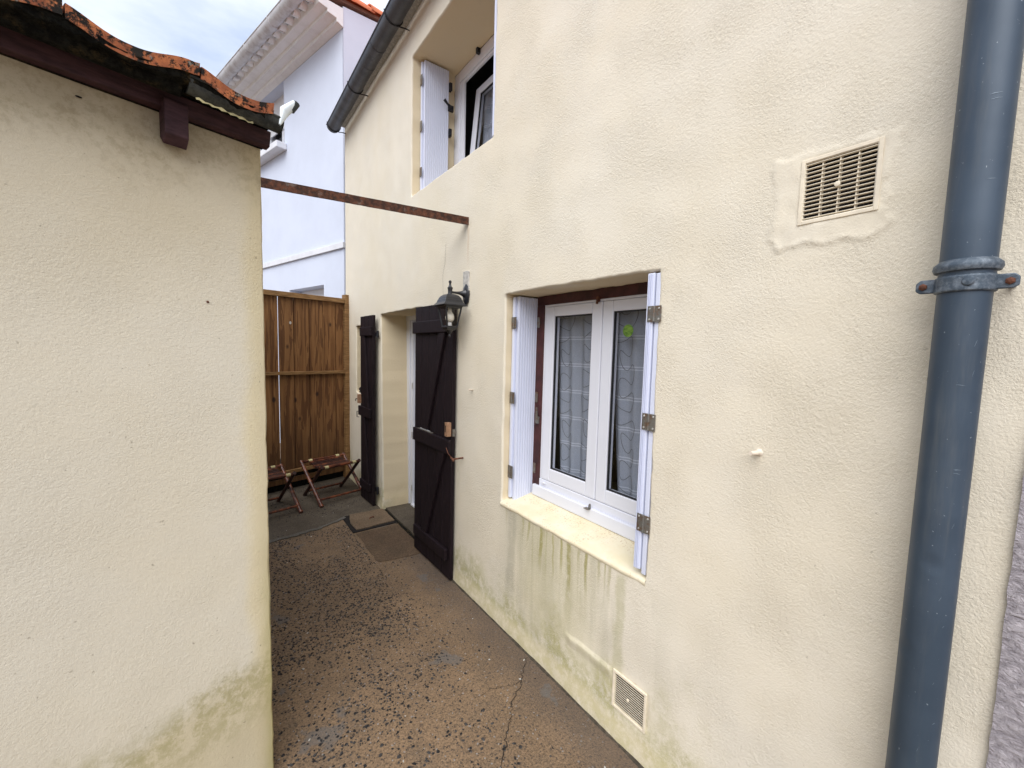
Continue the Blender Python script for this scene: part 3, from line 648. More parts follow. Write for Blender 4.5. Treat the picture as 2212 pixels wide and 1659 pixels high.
MB().box((.29, 3.215, 3.595), (.335, 3.235, 3.64)).tube([(.315, 3.22, 3.625), (.27, 3.20, 3.63), (.235, 3.185, 3.645)], [.012, .009, .012], 8, sx=.5).build('shutter_catch', M['iron'], sU, smooth=True)
sR = shutter(2.082, .006, .26, 2.862, 3.915, 3, th=.020, label='white folded shutter leaf at the right of the upper window')
box('catch', (.355, 2.88, 3.895), (.385, 2.905, 3.935), M['iron'], w2)
# door frame and glazed door
fr_ = window([((.262, 3.952, .0), (.34, 4.06, 1.95)), ((.262, 3.05, 1.90), (.34, 3.952, 1.95)), ((.262, 3.05, .0), (.34, 3.10, 1.90)), ((.275, 3.905, .02), (.34, 3.952, 1.90)), ((.262, 3.10, .012), (.34, 3.905, .035))], name='door_frame')
gd = MB().box((.30, 3.83, .04), (.34, 3.90, 1.89)).box((.30, 3.10, .04), (.34, 3.17, 1.89)).box((.3003, 3.17, 1.80), (.34, 3.83, 1.89)).box((.3003, 3.17, .04), (.34, 3.83, .16)).build('door', M['pvc'], house, bevel=.003, label='white glazed door behind the dark outer leaves')
MB().box((.316, 3.171, .161), (.320, 3.829, 1.799)).build('pane', M['glass'], gd)
for z in (1.25, .75, .2): MB().tube([(.272, 3.903, z - .03), (.272, 3.903, z + .03)], .007, 8).build('hinge', M['screw'], gd, smooth=True)
# dark ledged and braced outer leaves; local frame: a along the leaf from the hinge, o outward, z
def door_leaf(org, ex, W, H, label, mirror=False):
    ex = Vector(ex).normalized(); ey = Vector((ex.y, -ex.x, 0)) if mirror else Vector((-ex.y, ex.x, 0))
    if ey.x > 0: ey = -ey
    F_ = frame(org, ex, ey)
    leaf = MB(F_).box((.001, .004, .004), (W - .001, .022, H - .004)).build('door_leaf', M['door'], house, label=label)
    n = 5 if W > .5 else 3; wd = W / n
    for i in range(n): MB(F_).box((i * wd + .0015, 0, random.uniform(0, .003)), ((i + 1) * wd - .0015, .028, H - random.uniform(0, .004))).build('plank', M['door'], leaf, bevel=.0035)
    for (z0, z1, a0, a1) in ((H - .205, H - .115, .0, W - .05), (.895, .995, .02, W + .005), (.135, .215, .04, W - .03)):
        MB(F_).prism([(a0, .0285, z0), (a1, .0285, z0), (a1, .0285, z1), (a0, .0285, z1)], (0, .026, 0)).build('batten', M['door'], leaf, bevel=.006)
    for (p, q) in (((W - .085, H - .206), (.36 * W, .996)), ((W - .07, .894), (.36 * W, .216))):
        (a, z1), (b, z0) = p, q; MB(F_).prism([(a, .0285, z1), (a - .085, .0285, z1), (b - .05, .0285, z0), (b + .04, .0285, z0)], (0, .020, 0)).build('brace', M['door'], leaf, bevel=.004)
    return leaf, F_
lf, F1 = door_leaf((-.026, 3.058, .012), (.012, -.60, 0), .605, 1.93, 'dark brown right outer door leaf folded back beside the lamp')
box('latch_block', (.565, .029, 1.02), (.600, .062, 1.115), M['latchwood'], lf, F1); box('latch_slot', (.574, .0622, 1.05), (.582, .064, 1.095), M['dark'], lf, F1, bevel=0)
box('door_bolt', (.10, .032, .997), (.34, .052, 1.001), M['hinge'], lf, F1, bevel=.0005); MB(F1).tube([(.15, .046, 1.006), (.31, .046, 1.006)], .005, 8).build('door_bolt', M['screw'], lf, smooth=True)
box('striker', (.600, .004, 1.02), (.6145, .024, 1.07), M['hinge'], lf, F1)
lf2, F2 = door_leaf((-.034, 4.095, .012), (-.02, .36, 0), .355, 1.93, 'dark brown left outer door leaf folded back by the fence', True)
box('latch_block', (.330, .029, 1.02), (.362, .062, 1.115), M['latchwood'], lf2, F2)
MB(F2).tube([(.36, .05, 1.07), (.385, .07, 1.06), (.385, .07, 1.04)], .006, 8).build('knob', M['hinge'], lf2, smooth=True)
MB(F2).tube([(.355, .045, .93), (.375, .06, .93), (.375, .06, .87), (.355, .045, .87)], .004, 8).build('handle', M['iron'], lf2, smooth=True)
for z in (1.74, .17):
    m = MB(F2).box((-.05, .0, z - .02), (.10, -.008, z + .02)).tube([(-.045, -.004, z - .035), (-.045, -.004, z + .035)], .012, 10); m.build('hinge', M['iron'], lf2, smooth=True)
for z in (1.74, .17): MB(F1).box((-.05, .0, z - .02), (.10, -.008, z + .02)).build('hinge', M['iron'], lf)
# hook that holds the leaf
hk = thing('door_hook', (0, 2.37, .89), 'rusty hook and wire holding back the right door leaf', 'hook')
MB().tube([(.0, 2.365, .900), (-.04, 2.365, .900), (-.075, 2.372, .900)], .006, 8).tube([(-.075, 2.355, .89), (-.078, 2.372, .902), (-.076, 2.392, .905)], .007, 8).build('hook', M['rusty_bolt'], hk, smooth=True)
MB().tube([(-.078, 2.38, .905), (-.085, 2.42, .93), (-.082, 2.455, .96)], .0025, 6).build('wire', M['rusty_bolt'], hk, smooth=True)
# roof of the main house
rs = .36
rf = MB().prism([(-.05, -.4, 4.30), (5.5, -.4, 4.30 + rs * 5.5), (5.5, -.4, 4.34 + rs * 5.5), (-.05, -.4, 4.34)], (0, 5.80, 0)).build('roof', M['roof_sheet'], house)
mt = MB()
for i in range(22):
    y = -.3 + i * .26
    for k in range(7):
        t_ = math.pi * k / 6
        mt.v += [Vector((-.06, y + .10 - .10 * math.cos(t_), 4.345 + .045 * math.sin(t_))), Vector((5.4, y + .10 - .10 * math.cos(t_), 4.372 + rs * 5.54 + .05 * math.sin(t_)))]
    b_ = i * 14; mt.f += [(b_ + 2*k, b_ + 2*k + 1, b_ + 2*k + 3, b_ + 2*k + 2) for k in range(6)]
tl_ = mt.build('roof_tiles', M['tile2'], rf, smooth='all', flip=False); tl_['kind'] = 'stuff'
m = MB().prism([(-.09, -.1, 4.262), (-.045, -.1, 4.225), (.02, -.1, 4.225), (.02, -.1, 4.30), (-.09, -.1, 4.30)], (0, 5.45, 0)); m.build('eaves_mortar', M['mortar'], house)
# main gutter
def half_gutter(name, a, b, rad, mat, parent=None, th=.003, rim=.006, end=True, side=(-1, 0, 0), n=14, base=None):
    a = Vector(a); b = Vector(b); d = (b - a).normalized(); sd_ = Vector(side); m = MB(); P = []
    for q in (a, b):
        for k in range(n + 1):
            t_ = math.pi * k / n; P.append(q + sd_ * math.cos(t_) * rad + Vector((0, 0, -math.sin(t_) * rad)))
        for k in range(n + 1):
            t_ = math.pi * k / n; P.append(q + sd_ * math.cos(t_) * (rad - th) + Vector((0, 0, -math.sin(t_) * (rad - th))))
    N2 = 2 * (n + 1); F_ = []
    for k in range(n):
        F_ += [(k, k + 1, N2 + k + 1, N2 + k), (n + 1 + k, n + 2 + k, N2 + n + 2 + k, N2 + n + 1 + k), (k, k + 1, n + 2 + k, n + 1 + k), (N2 + k, N2 + k + 1, N2 + n + 2 + k, N2 + n + 1 + k)]
    m.add(P, F_)
    if end:
        for q in (a, b): m.add([q + sd_ * math.cos(math.pi * k / n) * rad + Vector((0, 0, -math.sin(math.pi * k / n) * rad)) for k in range(n + 1)] + [q + d * .002 + sd_ * math.cos(math.pi * k / n) * rad + Vector((0, 0, -math.sin(math.pi * k / n) * rad)) for k in range(n + 1)], [tuple(range(n + 1)), tuple(range(2 * n + 1, n, -1))])
    if rim: m.tube([a + sd_ * (rad + rim * .2), b + sd_ * (rad + rim * .2)], rim, 8)
    return m.build(name, mat, parent, smooth=True, base=base)
gt = thing('roof_gutter', (-.13, 5.3, 4.2), 'dark half round zinc gutter along the eaves of the cream house', 'gutter', )
half_gutter('trough', (-.128, -.3, 4.232), (-.128, 5.37, 4.205), .070, M['zinc'], gt)
for y in (5.32, 4.42, 3.35, 2.3, 1.2, .1):
    z = 4.232 - .0048 * (y + .3); m = MB()
    P = [Vector((-.128 + math.cos(math.pi + math.pi * k / 12) * .0735, y, z + math.sin(math.pi + math.pi * k / 12) * .0735)) for k in range(13)]
    m.tube([P[0] + Vector((-.003, 0, .01))] + P, .005, 6); m.tube([Vector((-.10, y - .0, z - .068)), Vector((-.04, y - .005, z - .06)), Vector((.0, y, z - .055))], .005, 6); m.build('bracket', M['iron'], gt, smooth=True)
for y in (4.0, 3.72): half_gutter('joint_band', (-.128, y, 4.211), (-.128, y + .012, 4.211), .0715, M['zinc'], gt, rim=0, end=False)

# ------------------------------------------------------------------ neighbouring lavender wall on the right
lav = thing('neighbour_wall', (0, -.5, 0), 'rough lavender grey rendered wall at the right edge beyond the downpipe', 'wall')
pts = []; zz = -.02
while zz < 4.3:
    pts.append((-.010,   .045 + .003 * noise.noise(Vector((zz * 3, 0, 0))) + .0025 * noise.noise(Vector((zz * 30, 0, 0))) + (.012 if zz < .7 else 0) * (.7 - zz) + (-.05 * sst(1.4, 1.9, zz)), zz)); zz += .03
MB().prism([(-.010, -4, 4.28), (-.010, -4, -.02)] + pts, (.3, 0, 0)).build('render', M['lavender'], lav)

# ------------------------------------------------------------------ downpipe
dp = thing('downpipe', (-.066, .148, 0), 'blue grey painted metal downpipe with a bolted collar', 'downpipe')
MB().tube([(-.064, .153, .0), (-.066, .150, .9), (-.066, .149, 1.790)], .0405, 40).build('lower_pipe', M['pipe'], dp, smooth=True)
MB().tube([(-.066, .149, 1.780), (-.066, .147, 3.0), (-.10, .147, 4.19)], .0418, 40).build('upper_pipe', M['pipe'], dp, smooth=True)
c0 = (-.066, .149, 0)
MB().lathe([(.042, 1.806), (.048, 1.808), (.051, 1.815), (.050, 1.823), (.045, 1.828), (.042, 1.831)], c0, n=40).build('bead_ring', M['collar'], dp, smooth=True)
m = MB().lathe([(.042, 1.765), (.0455, 1.766), (.0465, 1.775), (.0455, 1.780), (.0465, 1.786), (.0460, 1.797), (.042, 1.800)], c0, n=40)
for sy in (-1, 1):
    m.prism([(-.078, .149 + sy * .038, 1.768), (-.078, .149 + sy * .066, 1.768), (-.078, .149 + sy * .073, 1.774), (-.078, .149 + sy * .073, 1.790), (-.078, .149 + sy * .066, 1.797), (-.078, .149 + sy * .038, 1.797)], (.008, 0, 0))
m.tube([(-.07, .149 - .060, 1.782), (.0, .149 - .060, 1.782)], .006, 8).build('collar', M['collar'], dp, smooth=True, bevel=.002)
for sy in (-1, 1): MB().lathe([(.0075, 0), (.007, .004), (.003, .006)], (-.079, .149 + sy * .061, 1.782), (-1, 0, 0), 6).build('bolt', M['rusty_bolt'], dp)
MB().lathe([(.010, 0), (.008, .003), (.0, .004)], (-.1125, .140, 1.784), (-1, .0, 0), 12).build('rivet', M['collar'], dp, smooth=True)

M['scuff'] = simple('pale_scuff', (.20, .25, .30), .6, 0, .3, 60)
for (zc, ang, ln, tilt, wd_) in ((2.14, 205, .018, .05, .0016), (2.13, 207, .016, .03, .0012), (1.98, 214, .014, -.04, .001), (1.66, 222, .004, 2.2, .0022), (1.60, 224, .003, 2.6, .0014), (1.575, 200, .014, -.05, .0009), (1.40, 214, .013, .05, .0013), (1.392, 213, .012, -.04, .0009), (1.28, 218, .004, 1.9, .0016), (1.12, 208, .004, 1.6, .0013), (.93, 214, .003, 1.3, .002), (.84, 226, .005, .5, .0012), (.77, 196, .003, 3.0, .0016), (1.06, 222, .003, 1.0, .001)):
    m = MB()
    for k in range(7):
        q = k / 6 - .5; a_ = R(ang) + q * ln / .0425; zz_ = zc + q * ln * tilt * (1 if abs(tilt) < .5 else 1.6) + random.uniform(-.0004, .0004); r_ = .0414 if zc < 1.77 else .0427; ww = wd_ * (1 - abs(2 * q) ** 2) * random.uniform(.5, 1) + .0002
        for sg in (-1, 1): m.v.append(Vector((-.066 + math.cos(a_) * r_, .1495 + math.sin(a_) * r_, zz_ + sg * ww * .5)))
    m.f = [(2*k, 2*k+1, 2*k+3, 2*k+2) for k in range(6)]; m.build('scuff_mark', M['scuff'], dp, flip=False)
# ------------------------------------------------------------------ wall vents
def vent(name, y0, y1, z0, z1, n, nd, label, ang):
    v = thing(name, (0, (y0 + y1) / 2, z0), label, 'vent', 'square plastic wall vents'); fw_ = .010
    m = MB().box((-.007, y0 - fw_, z0 - fw_), (.002, y0, z1 + fw_)).box((-.007, y1, z0 - fw_), (.002, y1 + fw_, z1 + fw_)).box((-.007, y0, z0 - fw_), (.002, y1, z0)).box((-.007, y0, z1), (.002, y1, z1 + fw_))
    m.build('frame', M['vent'], v, bevel=.0015)
    MB().box((.034, y0 + .002, z0 + .002), (.05, y1 - .002, z1 - .002)).box((.006, y0 + .0005, z0 + .001), (.034, y0 + .003, z1 - .001)).box((.006, y1 - .003, z0 + .001), (.034, y1 - .0005, z1 - .001)).box((.006, y0 + .003, z0 + .001), (.034, y1 - .003, z0 + .003)).box((.006, y0 + .003, z1 - .003), (.034, y1 - .003, z1 - .001)).build('backing', M['dark'], v)
    wd = (y1 - y0); ps = (z1 - z0) / (n + .0)
    me_ = None
    for i in range(n):
        zc = z0 + ps * (i + .5); Mx = Matrix.Translation((-.001, (y0 + y1) / 2, zc)) @ Matrix.Rotation(R(ang), 4, 'Y')
        if me_ is None:
            s_ = MB(); s_.box((-.003, -wd / 2, -.0008), (.003, wd / 2, .0008)); o_ = s_.build('slat', M['vent'], None); me_ = o_.data; bpy.data.objects.remove(o_)
        o_ = bpy.data.objects.new('slat', me_); COL.objects.link(o_); o_.parent = v; o_.matrix_local = Matrix.Translation(-Vector(BASE[v.name])) @ Mx
    for k in range(nd):
        yy = y0 + wd * (k + 1) / (nd + 1); MB().box((.0, yy - .0015, z0), (.014, yy + .0015, z1)).build('divider', M['vent'], v)
    MB().lathe([(.0065, 0), (.0065, .003), (.004, .004)], (-.008, (y0 + y1) / 2, (z0 + z1) / 2), (-1, 0, 0), 16).build('knob', M['vent'], v, smooth=True)
vent('wall_vent', .326, .480, 2.000, 2.154, 14, 3, 'upper cream louvred vent in a plaster patch by the downpipe', 12)
vent('wall_vent', .891, 1.036, .145, .288, 15, 0, 'low cream louvred vent just above the floor under the window', 28)

# ------------------------------------------------------------------ small fixings on the wall
m = MB().tube([(.0, .545, 1.333), (-.02, .548, 1.333), (-.042, .552, 1.334)], [.008, .0075, .006], 12).lathe([(.012, 0), (.008, .004)], (-.002, .545, 1.333), (-1, 0, 0), 12)
tag(m.build('wall_stub', M['peg'], None, smooth=True, base=(0, .55, 1.333)), 'stubby cream painted peg in the wall right of the window', 'peg')
tag(MB().tube([(.0, 2.262, 1.368), (-.032, 2.255, 1.371)], [.006, .005], 10).build('wall_stub', M['peg'], None, smooth=True, base=(0, 2.26, 1.368)), 'tiny cream peg in the wall between lamp and window', 'peg')
MB().prism([(-.007, 2.315, 2.0), (-.007, 2.392, 1.99), (-.007, 2.396, 2.126), (-.007, 2.362, 2.130), (-.007, 2.318, 2.122), (-.007, 2.322, 2.06)], (.009, 0, 0)).build('mortar_patch', M['mortar'], house, bevel=.002, label='grey mortar patch above the lamp')

# ------------------------------------------------------------------ lantern
lp = thing('wall_lantern', (0, 2.35, 1.98), 'black coach lantern with clear panes and opal bulb beside the door', 'wall lamp')
lx, ly = -.122, 2.35
m = MB().lathe([(.036, .0), (.036, .008), (.031, .014), (.026, .022), (.018, .034), (.011, .052), (.0078, .075), (.007, .118)], (0, ly, 1.982), (-1, 0, 0), 24, sc=(1, .85))
m.lathe([(.060, 0), (.060, .008), (.050, .015), (.030, .020)], (-.001, ly, 1.978), (-1, 0, 0), 8, sc=(1.15, .62)); m.build('wall_bracket', M['lamp'], lp, smooth=True)
m = MB().lathe([(.0735, 1.893), (.0745, 1.897), (.066, 1.903), (.056, 1.915), (.0525, 1.926), (.0515, 1.932), (.049, 1.934), (.046, 1.945), (.038, 1.957), (.026, 1.966), (.014, 1.970)], (lx, ly, 0), n=4, sq=True, sc=(1.13, 1.13)); m.build('lantern_roof', M['lamp'], lp, bevel=.001)
MB().lathe([(.015, 1.968), (.0135, 1.975), (.014, 1.995), (.0165, 2.004), (.0165, 2.010), (.011, 2.014), (.0075, 2.024), (.0065, 2.034), (.0095, 2.042), (.0095, 2.048), (.004, 2.054)], (lx, ly, 0), n=16).build('finial', M['lamp'], lp, smooth=True)
top_, bot_ = .054, .0345; zt, zb = 1.890, 1.768
m = MB().lathe([(.056, 1.880), (.060, 1.8925)], (lx, ly, 0), n=4, sq=True)
for sx in (-1, 1):
    for sy in (-1, 1): m.tube([(lx + sx * top_, ly + sy * top_, zt), (lx + sx * bot_, ly + sy * bot_, zb)], .0062, 6)
m.lathe([(.022, 1.742), (.030, 1.748), (.036, 1.756), (.0385, 1.760), (.0385, 1.770)], (lx, ly, 0), n=4, sq=True); m.build('cage', M['lamp'], lp, bevel=.0008)
MB().lathe([(.004, 1.700), (.007, 1.704), (.007, 1.712), (.004, 1.717), (.011, 1.724), (.018, 1.736), (.022, 1.743)], (lx, ly, 0), n=16).build('lower_finial', M['lamp'], lp, smooth=True)
T_, B_ = top_ - .002, bot_ - .002
for (sx0, sy0, sx1, sy1) in ((-1, -1, 1, -1), (1, -1, 1, 1), (1, 1, -1, 1), (-1, 1, -1, -1)):
    MB().add([(lx + sx0 * B_, ly + sy0 * B_, zb), (lx + sx1 * B_, ly + sy1 * B_, zb), (lx + sx1 * T_, ly + sy1 * T_, zt - .008), (lx + sx0 * T_, ly + sy0 * T_, zt - .008)], [(0, 1, 2, 3)]).build('pane', M['lampglass'], lp, flip=False)
MB().lathe([(.011, 1.884), (.012, 1.862), (.015, 1.856), (.024, 1.842), (.0285, 1.825), (.026, 1.808), (.017, 1.797), (.004, 1.794)], (lx, ly, 0), n=24).build('bulb', M['bulb'], lp, smooth='all')
MB().lathe([(.014, 1.770), (.014, 1.792)], (lx, ly, 0), n=12).build('lamp_holder', M['pvc'], lp, smooth=True)

# ------------------------------------------------------------------ rusty beam across the alley
bm_a = Vector((.02, 2.338, 2.438)); bm_b = Vector((-1.46, 2.533, 2.438)); d = (bm_b - bm_a).normalized(); sid = Vector((-d.y, d.x, 0))
if sid.y > 0: sid = -sid
m = MB(); n = 40
for i in range(n + 1):
    p = bm_a.lerp(bm_b, i / n); j = lambda: random.uniform(-.0005, .0005)
    for (o_, z) in ((0, -.024), (.006, -.024), (.006, .017), (.034, .017), (.034, .024), (0, .024)): m.v.append(p - sid * o_ + Vector((0, 0, z + j())))
for i in range(n):
    for k in range(6): m.f.append((i*6 + k, i*6 + (k+1) % 6, (i+1)*6 + (k+1) % 6, (i+1)*6 + k))
tag(m.build('iron_beam', M['rust'], None, base=bm_a), 'thin rusty angle iron spanning the alley between both walls', 'beam')

# ------------------------------------------------------------------ outbuilding on the left
A = R(15.5); EX = Vector((math.cos(A), math.sin(A), 0)); EO = Vector((math.sin(A), -math.cos(A), 0))   # along the face, outward
OB = Vector((-1.1935, 1.65, 0))
FB = frame(OB, EX, EO)
ob = thing('outbuilding', OB, 'low cream rendered outbuilding with clay tile eaves on the left', 'outbuilding')
m = MB(FB); st = .03; nu = int(2.4 / st); nz = int(2.30 / st)
for j in range(nz + 1):
    for i in range(nu + 1):
        u_ = -2.4 + 2.4 * i / nu; z = -.02 + 2.31 * j / nz
        o_ = .004 * noise.noise(Vector((u_ * 2, z * 2, 7))) + .0015 * noise.noise(Vector((u_ * 9, z * 9, 7)))
        if i == nu: u_ += .004 * noise.noise(Vector((z * 9, 1, 1))) + .002 * noise.noise(Vector((z * 40, 5, 1))) ; o_ -= .006
        m.v.append(Vector((u_, o_, z)))
for j in range(nz):
    for i in range(nu): a = j * (nu + 1) + i; m.f.append((a, a + 1, a + nu + 2, a + nu + 1))
# side wall following the corner line, rising with the roof
nd = 24; k0 = len(m.v); ns = nz
for q in range(nd + 1):
    dd = (q / nd) ** 2 * 2.6
    for j in range(nz + 1):
        z = -.02 + (2.31 + .28 * dd) * j / nz; w_ = .004 * noise.noise(Vector((z * 9, 1, 1))) + .002 * noise.noise(Vector((z * 40, 5, 1)))
        m.v.append(Vector((w_ + (.0 if q == 0 else .005), -dd - .006, z)))
for q in range(nd):
    for j in range(nz): a = k0 + q * (nz + 1) + j; m.f.append((a, a + 1, a + nz + 2, a + nz + 1))
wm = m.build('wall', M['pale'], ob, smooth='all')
MB(FB).prism([(-2.4, -.0, -.02), (-2.4, -2.6, -.02), (-2.4, -2.6, 3.0), (-2.4, -.0, 2.29)], (-.02, 0, 0)).box((-2.4, -2.62, -.02), (0, -2.6, 3.0)).build('back_wall', M['pale'], ob)
# eaves timber
MB(FB).prism([(-2.5, .0, 2.270), (-2.5, .030, 2.273), (-2.5, .042, 2.318), (-2.5, .0, 2.322)], (2.52, 0, 0)).build('fascia_board', M['plum'], ob, bevel=.003)
MB(FB).box((-2.5, -.02, 2.3225), (.012, .085, 2.332)).build('soffit_board', M['moss'], ob)
for u0 in (-.259, -1.10, -1.92):
    MB(FB).prism([(u0, .0, 2.200), (u0, .030, 2.176), (u0, .058, 2.198), (u0, .060, 2.290), (u0, .0, 2.300)], (.054, 0, 0)).build('rafter_end', M['plum'], ob, bevel=.003)
MB(FB).box((-2.4, .0, 2.268), (.006, .006, 2.2735)).build('mortar_line', M['moss'], ob)
rd_ = MB(FB).prism([(-2.5, .10, 2.333), (-2.5, -2.7, 2.333 + .28 * 2.8), (-2.5, -2.7, 2.345 + .28 * 2.8), (-2.5, .10, 2.339)], (2.52, 0, 0)).build('roof_boarding', M['roof_sheet'], ob)
half_gutter('gutter', FB @ Vector((-.222, .118, 2.330)), FB @ Vector((.014, .118, 2.321)), .032, M['gutold'], ob, rim=.0035, side=EO)
half_gutter('gutter', FB @ Vector((-2.5, .098, 2.322)), FB @ Vector((-.232, .098, 2.316)), .027, M['moss'], ob, rim=.0, side=EO)
m = MB(FB)
for i in range(20):
    u_ = -.205 + .14 * i / 19; m.v += [Vector((u_, .128 + .003 * math.sin(i), 2.290 - .004 * i / 19 + .002 * math.sin(i * 1.7))), Vector((u_, .132, 2.283 - .005 * i / 19 + .002 * math.sin(i * 2.1)))]
m.f = [(2*i, 2*i+1, 2*i+3, 2*i+2) for i in range(19)]; m.build('flashing', M['strap'], ob, flip=False)
# rolled bright sheet end: a short curled cone of bare zinc with a dark mouth
m = MB(FB); a_ = Vector((.002, .150, 2.300)); b_ = Vector((.050, .150, 2.384)); n = 18; dr = (b_ - a_).normalized(); e1 = Vector((-dr.z, 0, dr.x)); e2 = Vector((0, 1, 0))
for (p, r0, r1) in ((a_, .003, .003), (a_.lerp(b_, .5), .015, .008), (b_, .011, .010)):
    for k in range(n): t_ = 2 * math.pi * k / n; m.v.append(p + e1 * (math.cos(t_) * r0 + (.010 if r0 == .015 else 0)) + e2 * math.sin(t_) * r1)
m.f = [(i*n + k, i*n + (k+1) % n, (i+1)*n + (k+1) % n, (i+1)*n + k) for i in range(2) for k in range(n)]; zo = m.build('zinc_offcut', M['bare'], ob, smooth='all', flip=True, label='bright bare zinc cone at the gutter end')
MB(FB).tube([b_ - dr * .030 - e1 * .004, b_ + dr * .002 - e1 * .001], [.008, .0118], 14).build('rolled_rim', M['gutold'], ob, smooth=True)
# tiles: S profile, one mesh shared
TP = .248
def tprof(s): return .026 * (.5 + .5 * math.cos(2 * math.pi * (s - .93))) ** 1.25 + (.004 if s > .985 else 0)
def tile_mesh(cut=1.0):
    m = MB(); n = 20; Lg = .40; th = .029; N2 = 2 * (n + 1)
    for (yy, dz) in ((0, 0), (-Lg, .014)):
        for top in (0, 1):
            for k in range(n + 1):
                s = cut * k / n; m.v.append(Vector((s * (TP - .004), yy, tprof(s) + dz - th * top)))
    for k in range(n):
        m.f += [(k, k + 1, N2 + k + 1, N2 + k), (n + 1 + k, n + 2 + k, N2 + n + 2 + k, N2 + n + 1 + k), (k, k + 1, n + 2 + k, n + 1 + k), (N2 + k, N2 + k + 1, N2 + n + 2 + k, N2 + n + 1 + k)]
    for (a, b) in ((0, N2), (n, N2 + n)): m.f.append((a, n + 1 + a, N2 + n + 1 + a, N2 + a))
    o_ = m.build('roof_tile', M['tile'], None, smooth=True); d_ = o_.data; bpy.data.objects.remove(o_); return d_
tm = tile_mesh(); tmc = tile_mesh(.74)
for row in range(8):
    for c_ in range(11):
        u_ = -.199 - c_ * TP; dd = .160 - row * .335
        o_ = bpy.data.objects.new('roof_tile', tmc if c_ == 0 else tm); COL.objects.link(o_); o_.parent = ob
        mm = FB @ Matrix.Translation((u_, dd, 2.335 + .28 * (.160 - dd) + random.uniform(-.002, .002))) @ Matrix.Rotation(R(-15.6) + random.uniform(-.01, .01), 4, 'X')
        o_.matrix_local = Matrix.Translation(-OB) @ mm
# mossy mortar lumps under the front tile edge
m = MB(FB); n = 420
for i in range(n + 1):
    u_ = -2.5 + 2.485 * i / n; k = noise.noise(Vector((u_ * 22, 0, 0))) * .009 + noise.noise(Vector((u_ * 70, 3, 0))) * .006
    s = ((u_ + .199) / TP) % 1; pz = tprof(s) - .017
    for (o_, z) in ((.02, 2.334), (.122 + k, 2.308 + k * .8), (.148 + k, 2.312 + k + pz * .5), (.156 + k * .5, 2.334 + pz), (.02, 2.336 + pz)): m.v.append(Vector((u_, o_, z)))
for i in range(n):
    for k in range(5): m.f.append((i*5 + k, i*5 + (k+1) % 5, (i+1)*5 + (k+1) % 5, (i+1)*5 + k))
m.add([m.v[k] for k in range(5)], [(0, 1, 2, 3, 4)]); m.add([m.v[n*5 + k] for k in range(5)], [(0, 1, 2, 3, 4)])
m.build('mossy_mortar', M['moss'], ob, smooth=True)
# small hole high in the wall and pits
MB(FB).lathe([(.0045, 0), (.001, .0012)], (-.417, .004, 2.233), (0, 1, 0), 8, sc=(.6, 1.5)).build('hole', M['dark'], ob)
MB(FB).lathe([(.004, 0), (.001, .001)], (-.159, .004, 1.749), (0, 1, 0), 8).build('hole', M['rusty_bolt'], ob)

# ------------------------------------------------------------------ white house behind
WC = Vector((.074, 5.692, 0)); EW = Vector((-math.sin(A), math.cos(A), 0)); EN = Vector((-math.cos(A), -math.sin(A), 0))    # along facade going away, outward
FW = frame(WC, EW, EN)
wh = thing('white_house', WC, 'white rendered house with orange verge tiles behind the fence', 'house')
def wall_with_holes(y0, y1, z0, z1, holes, fr, th, mat, name, parent):
    ys = sorted({y0, y1, *[h[0] for h in holes], *[h[1] for h in holes]}); zs = sorted({z0, z1, *[h[2] for h in holes], *[h[3] for h in holes]}); m = MB(fr)
    for i in range(len(ys) - 1):
        for j in range(len(zs) - 1):
            c = ((ys[i] + ys[i+1]) / 2, (zs[j] + zs[j+1]) / 2)
            if any(h[0] < c[0] < h[1] and h[2] < c[1] < h[3] for h in holes): continue
            m.add([(ys[i], 0, zs[j]), (ys[i+1], 0, zs[j]), (ys[i+1], 0, zs[j+1]), (ys[i], 0, zs[j+1])], [(0, 1, 2, 3)])
    for h in holes:
        a = [(h[0], 0, h[2]), (h[1], 0, h[2]), (h[1], 0, h[3]), (h[0], 0, h[3])]; b = [(p[0], -th, p[2]) for p in a]; m.add(a + b, [(i, (i+1) % 4, 4 + (i+1) % 4, 4 + i) for i in range(4)])
    return m.build(name, mat, parent, flip=False)
H1 = (1.70, 2.75, 4.66, 5.63); H2 = (.55, 1.62, 1.30, 2.475)
wall_with_holes(0, 9, -.02, 5.575, [H1, H2], FW, .28, M['white_wall'], 'wall', wh)
MB(FW).prism([(0, 0, -.02), (0, -7, -.02), (0, -7, 7.25), (0, 0, 5.83)], (.02, 0, 0)).build('gable_wall', M['white_wall'], wh)
box('string_course', (-.012, .0005, 2.90), (9, .03, 2.972), M['white_trim'], wh, FW)
for h, nm in ((H1, 'upper'), (H2, 'lower')):
    m = MB(FW)
    for a, b in (((h[0], -.27, h[2]), (h[0] + .06, -.20, h[3])), ((h[1] - .06, -.27, h[2]), (h[1], -.20, h[3])), ((h[0] + .06, -.27, h[3] - .06), (h[1] - .06, -.20, h[3])), ((h[0] + .06, -.27, h[2]), (h[1] - .06, -.20, h[2] + .06)), (((h[0] + h[1]) / 2 - .04, -.27, h[2] + .06), ((h[0] + h[1]) / 2 + .04, -.20, h[3] - .06))): m.box(a, b)
    wf = m.build('window', M['white_trim'], wh, bevel=.003); box('pane', (h[0] + .06, -.245, h[2] + .06), (h[1] - .06, -.24, h[3] - .06), M['glass'], wf, FW, 0)
    box('roller_shutter', (h[0] + .002, -.199, h[3] - (.52 if nm == 'upper' else .9)), (h[1] - .002, -.18, h[3] - .002), M['soffit'], wf, FW)
    MB(FW).box((h[0], -.5, h[2]), (h[1], -.30, h[3])).build('interior_room', M['dark'], wh)
box('window_sill', (1.62, .001, 4.56), (2.85, .15, 4.655), M['white_trim'], wh, FW, .01)
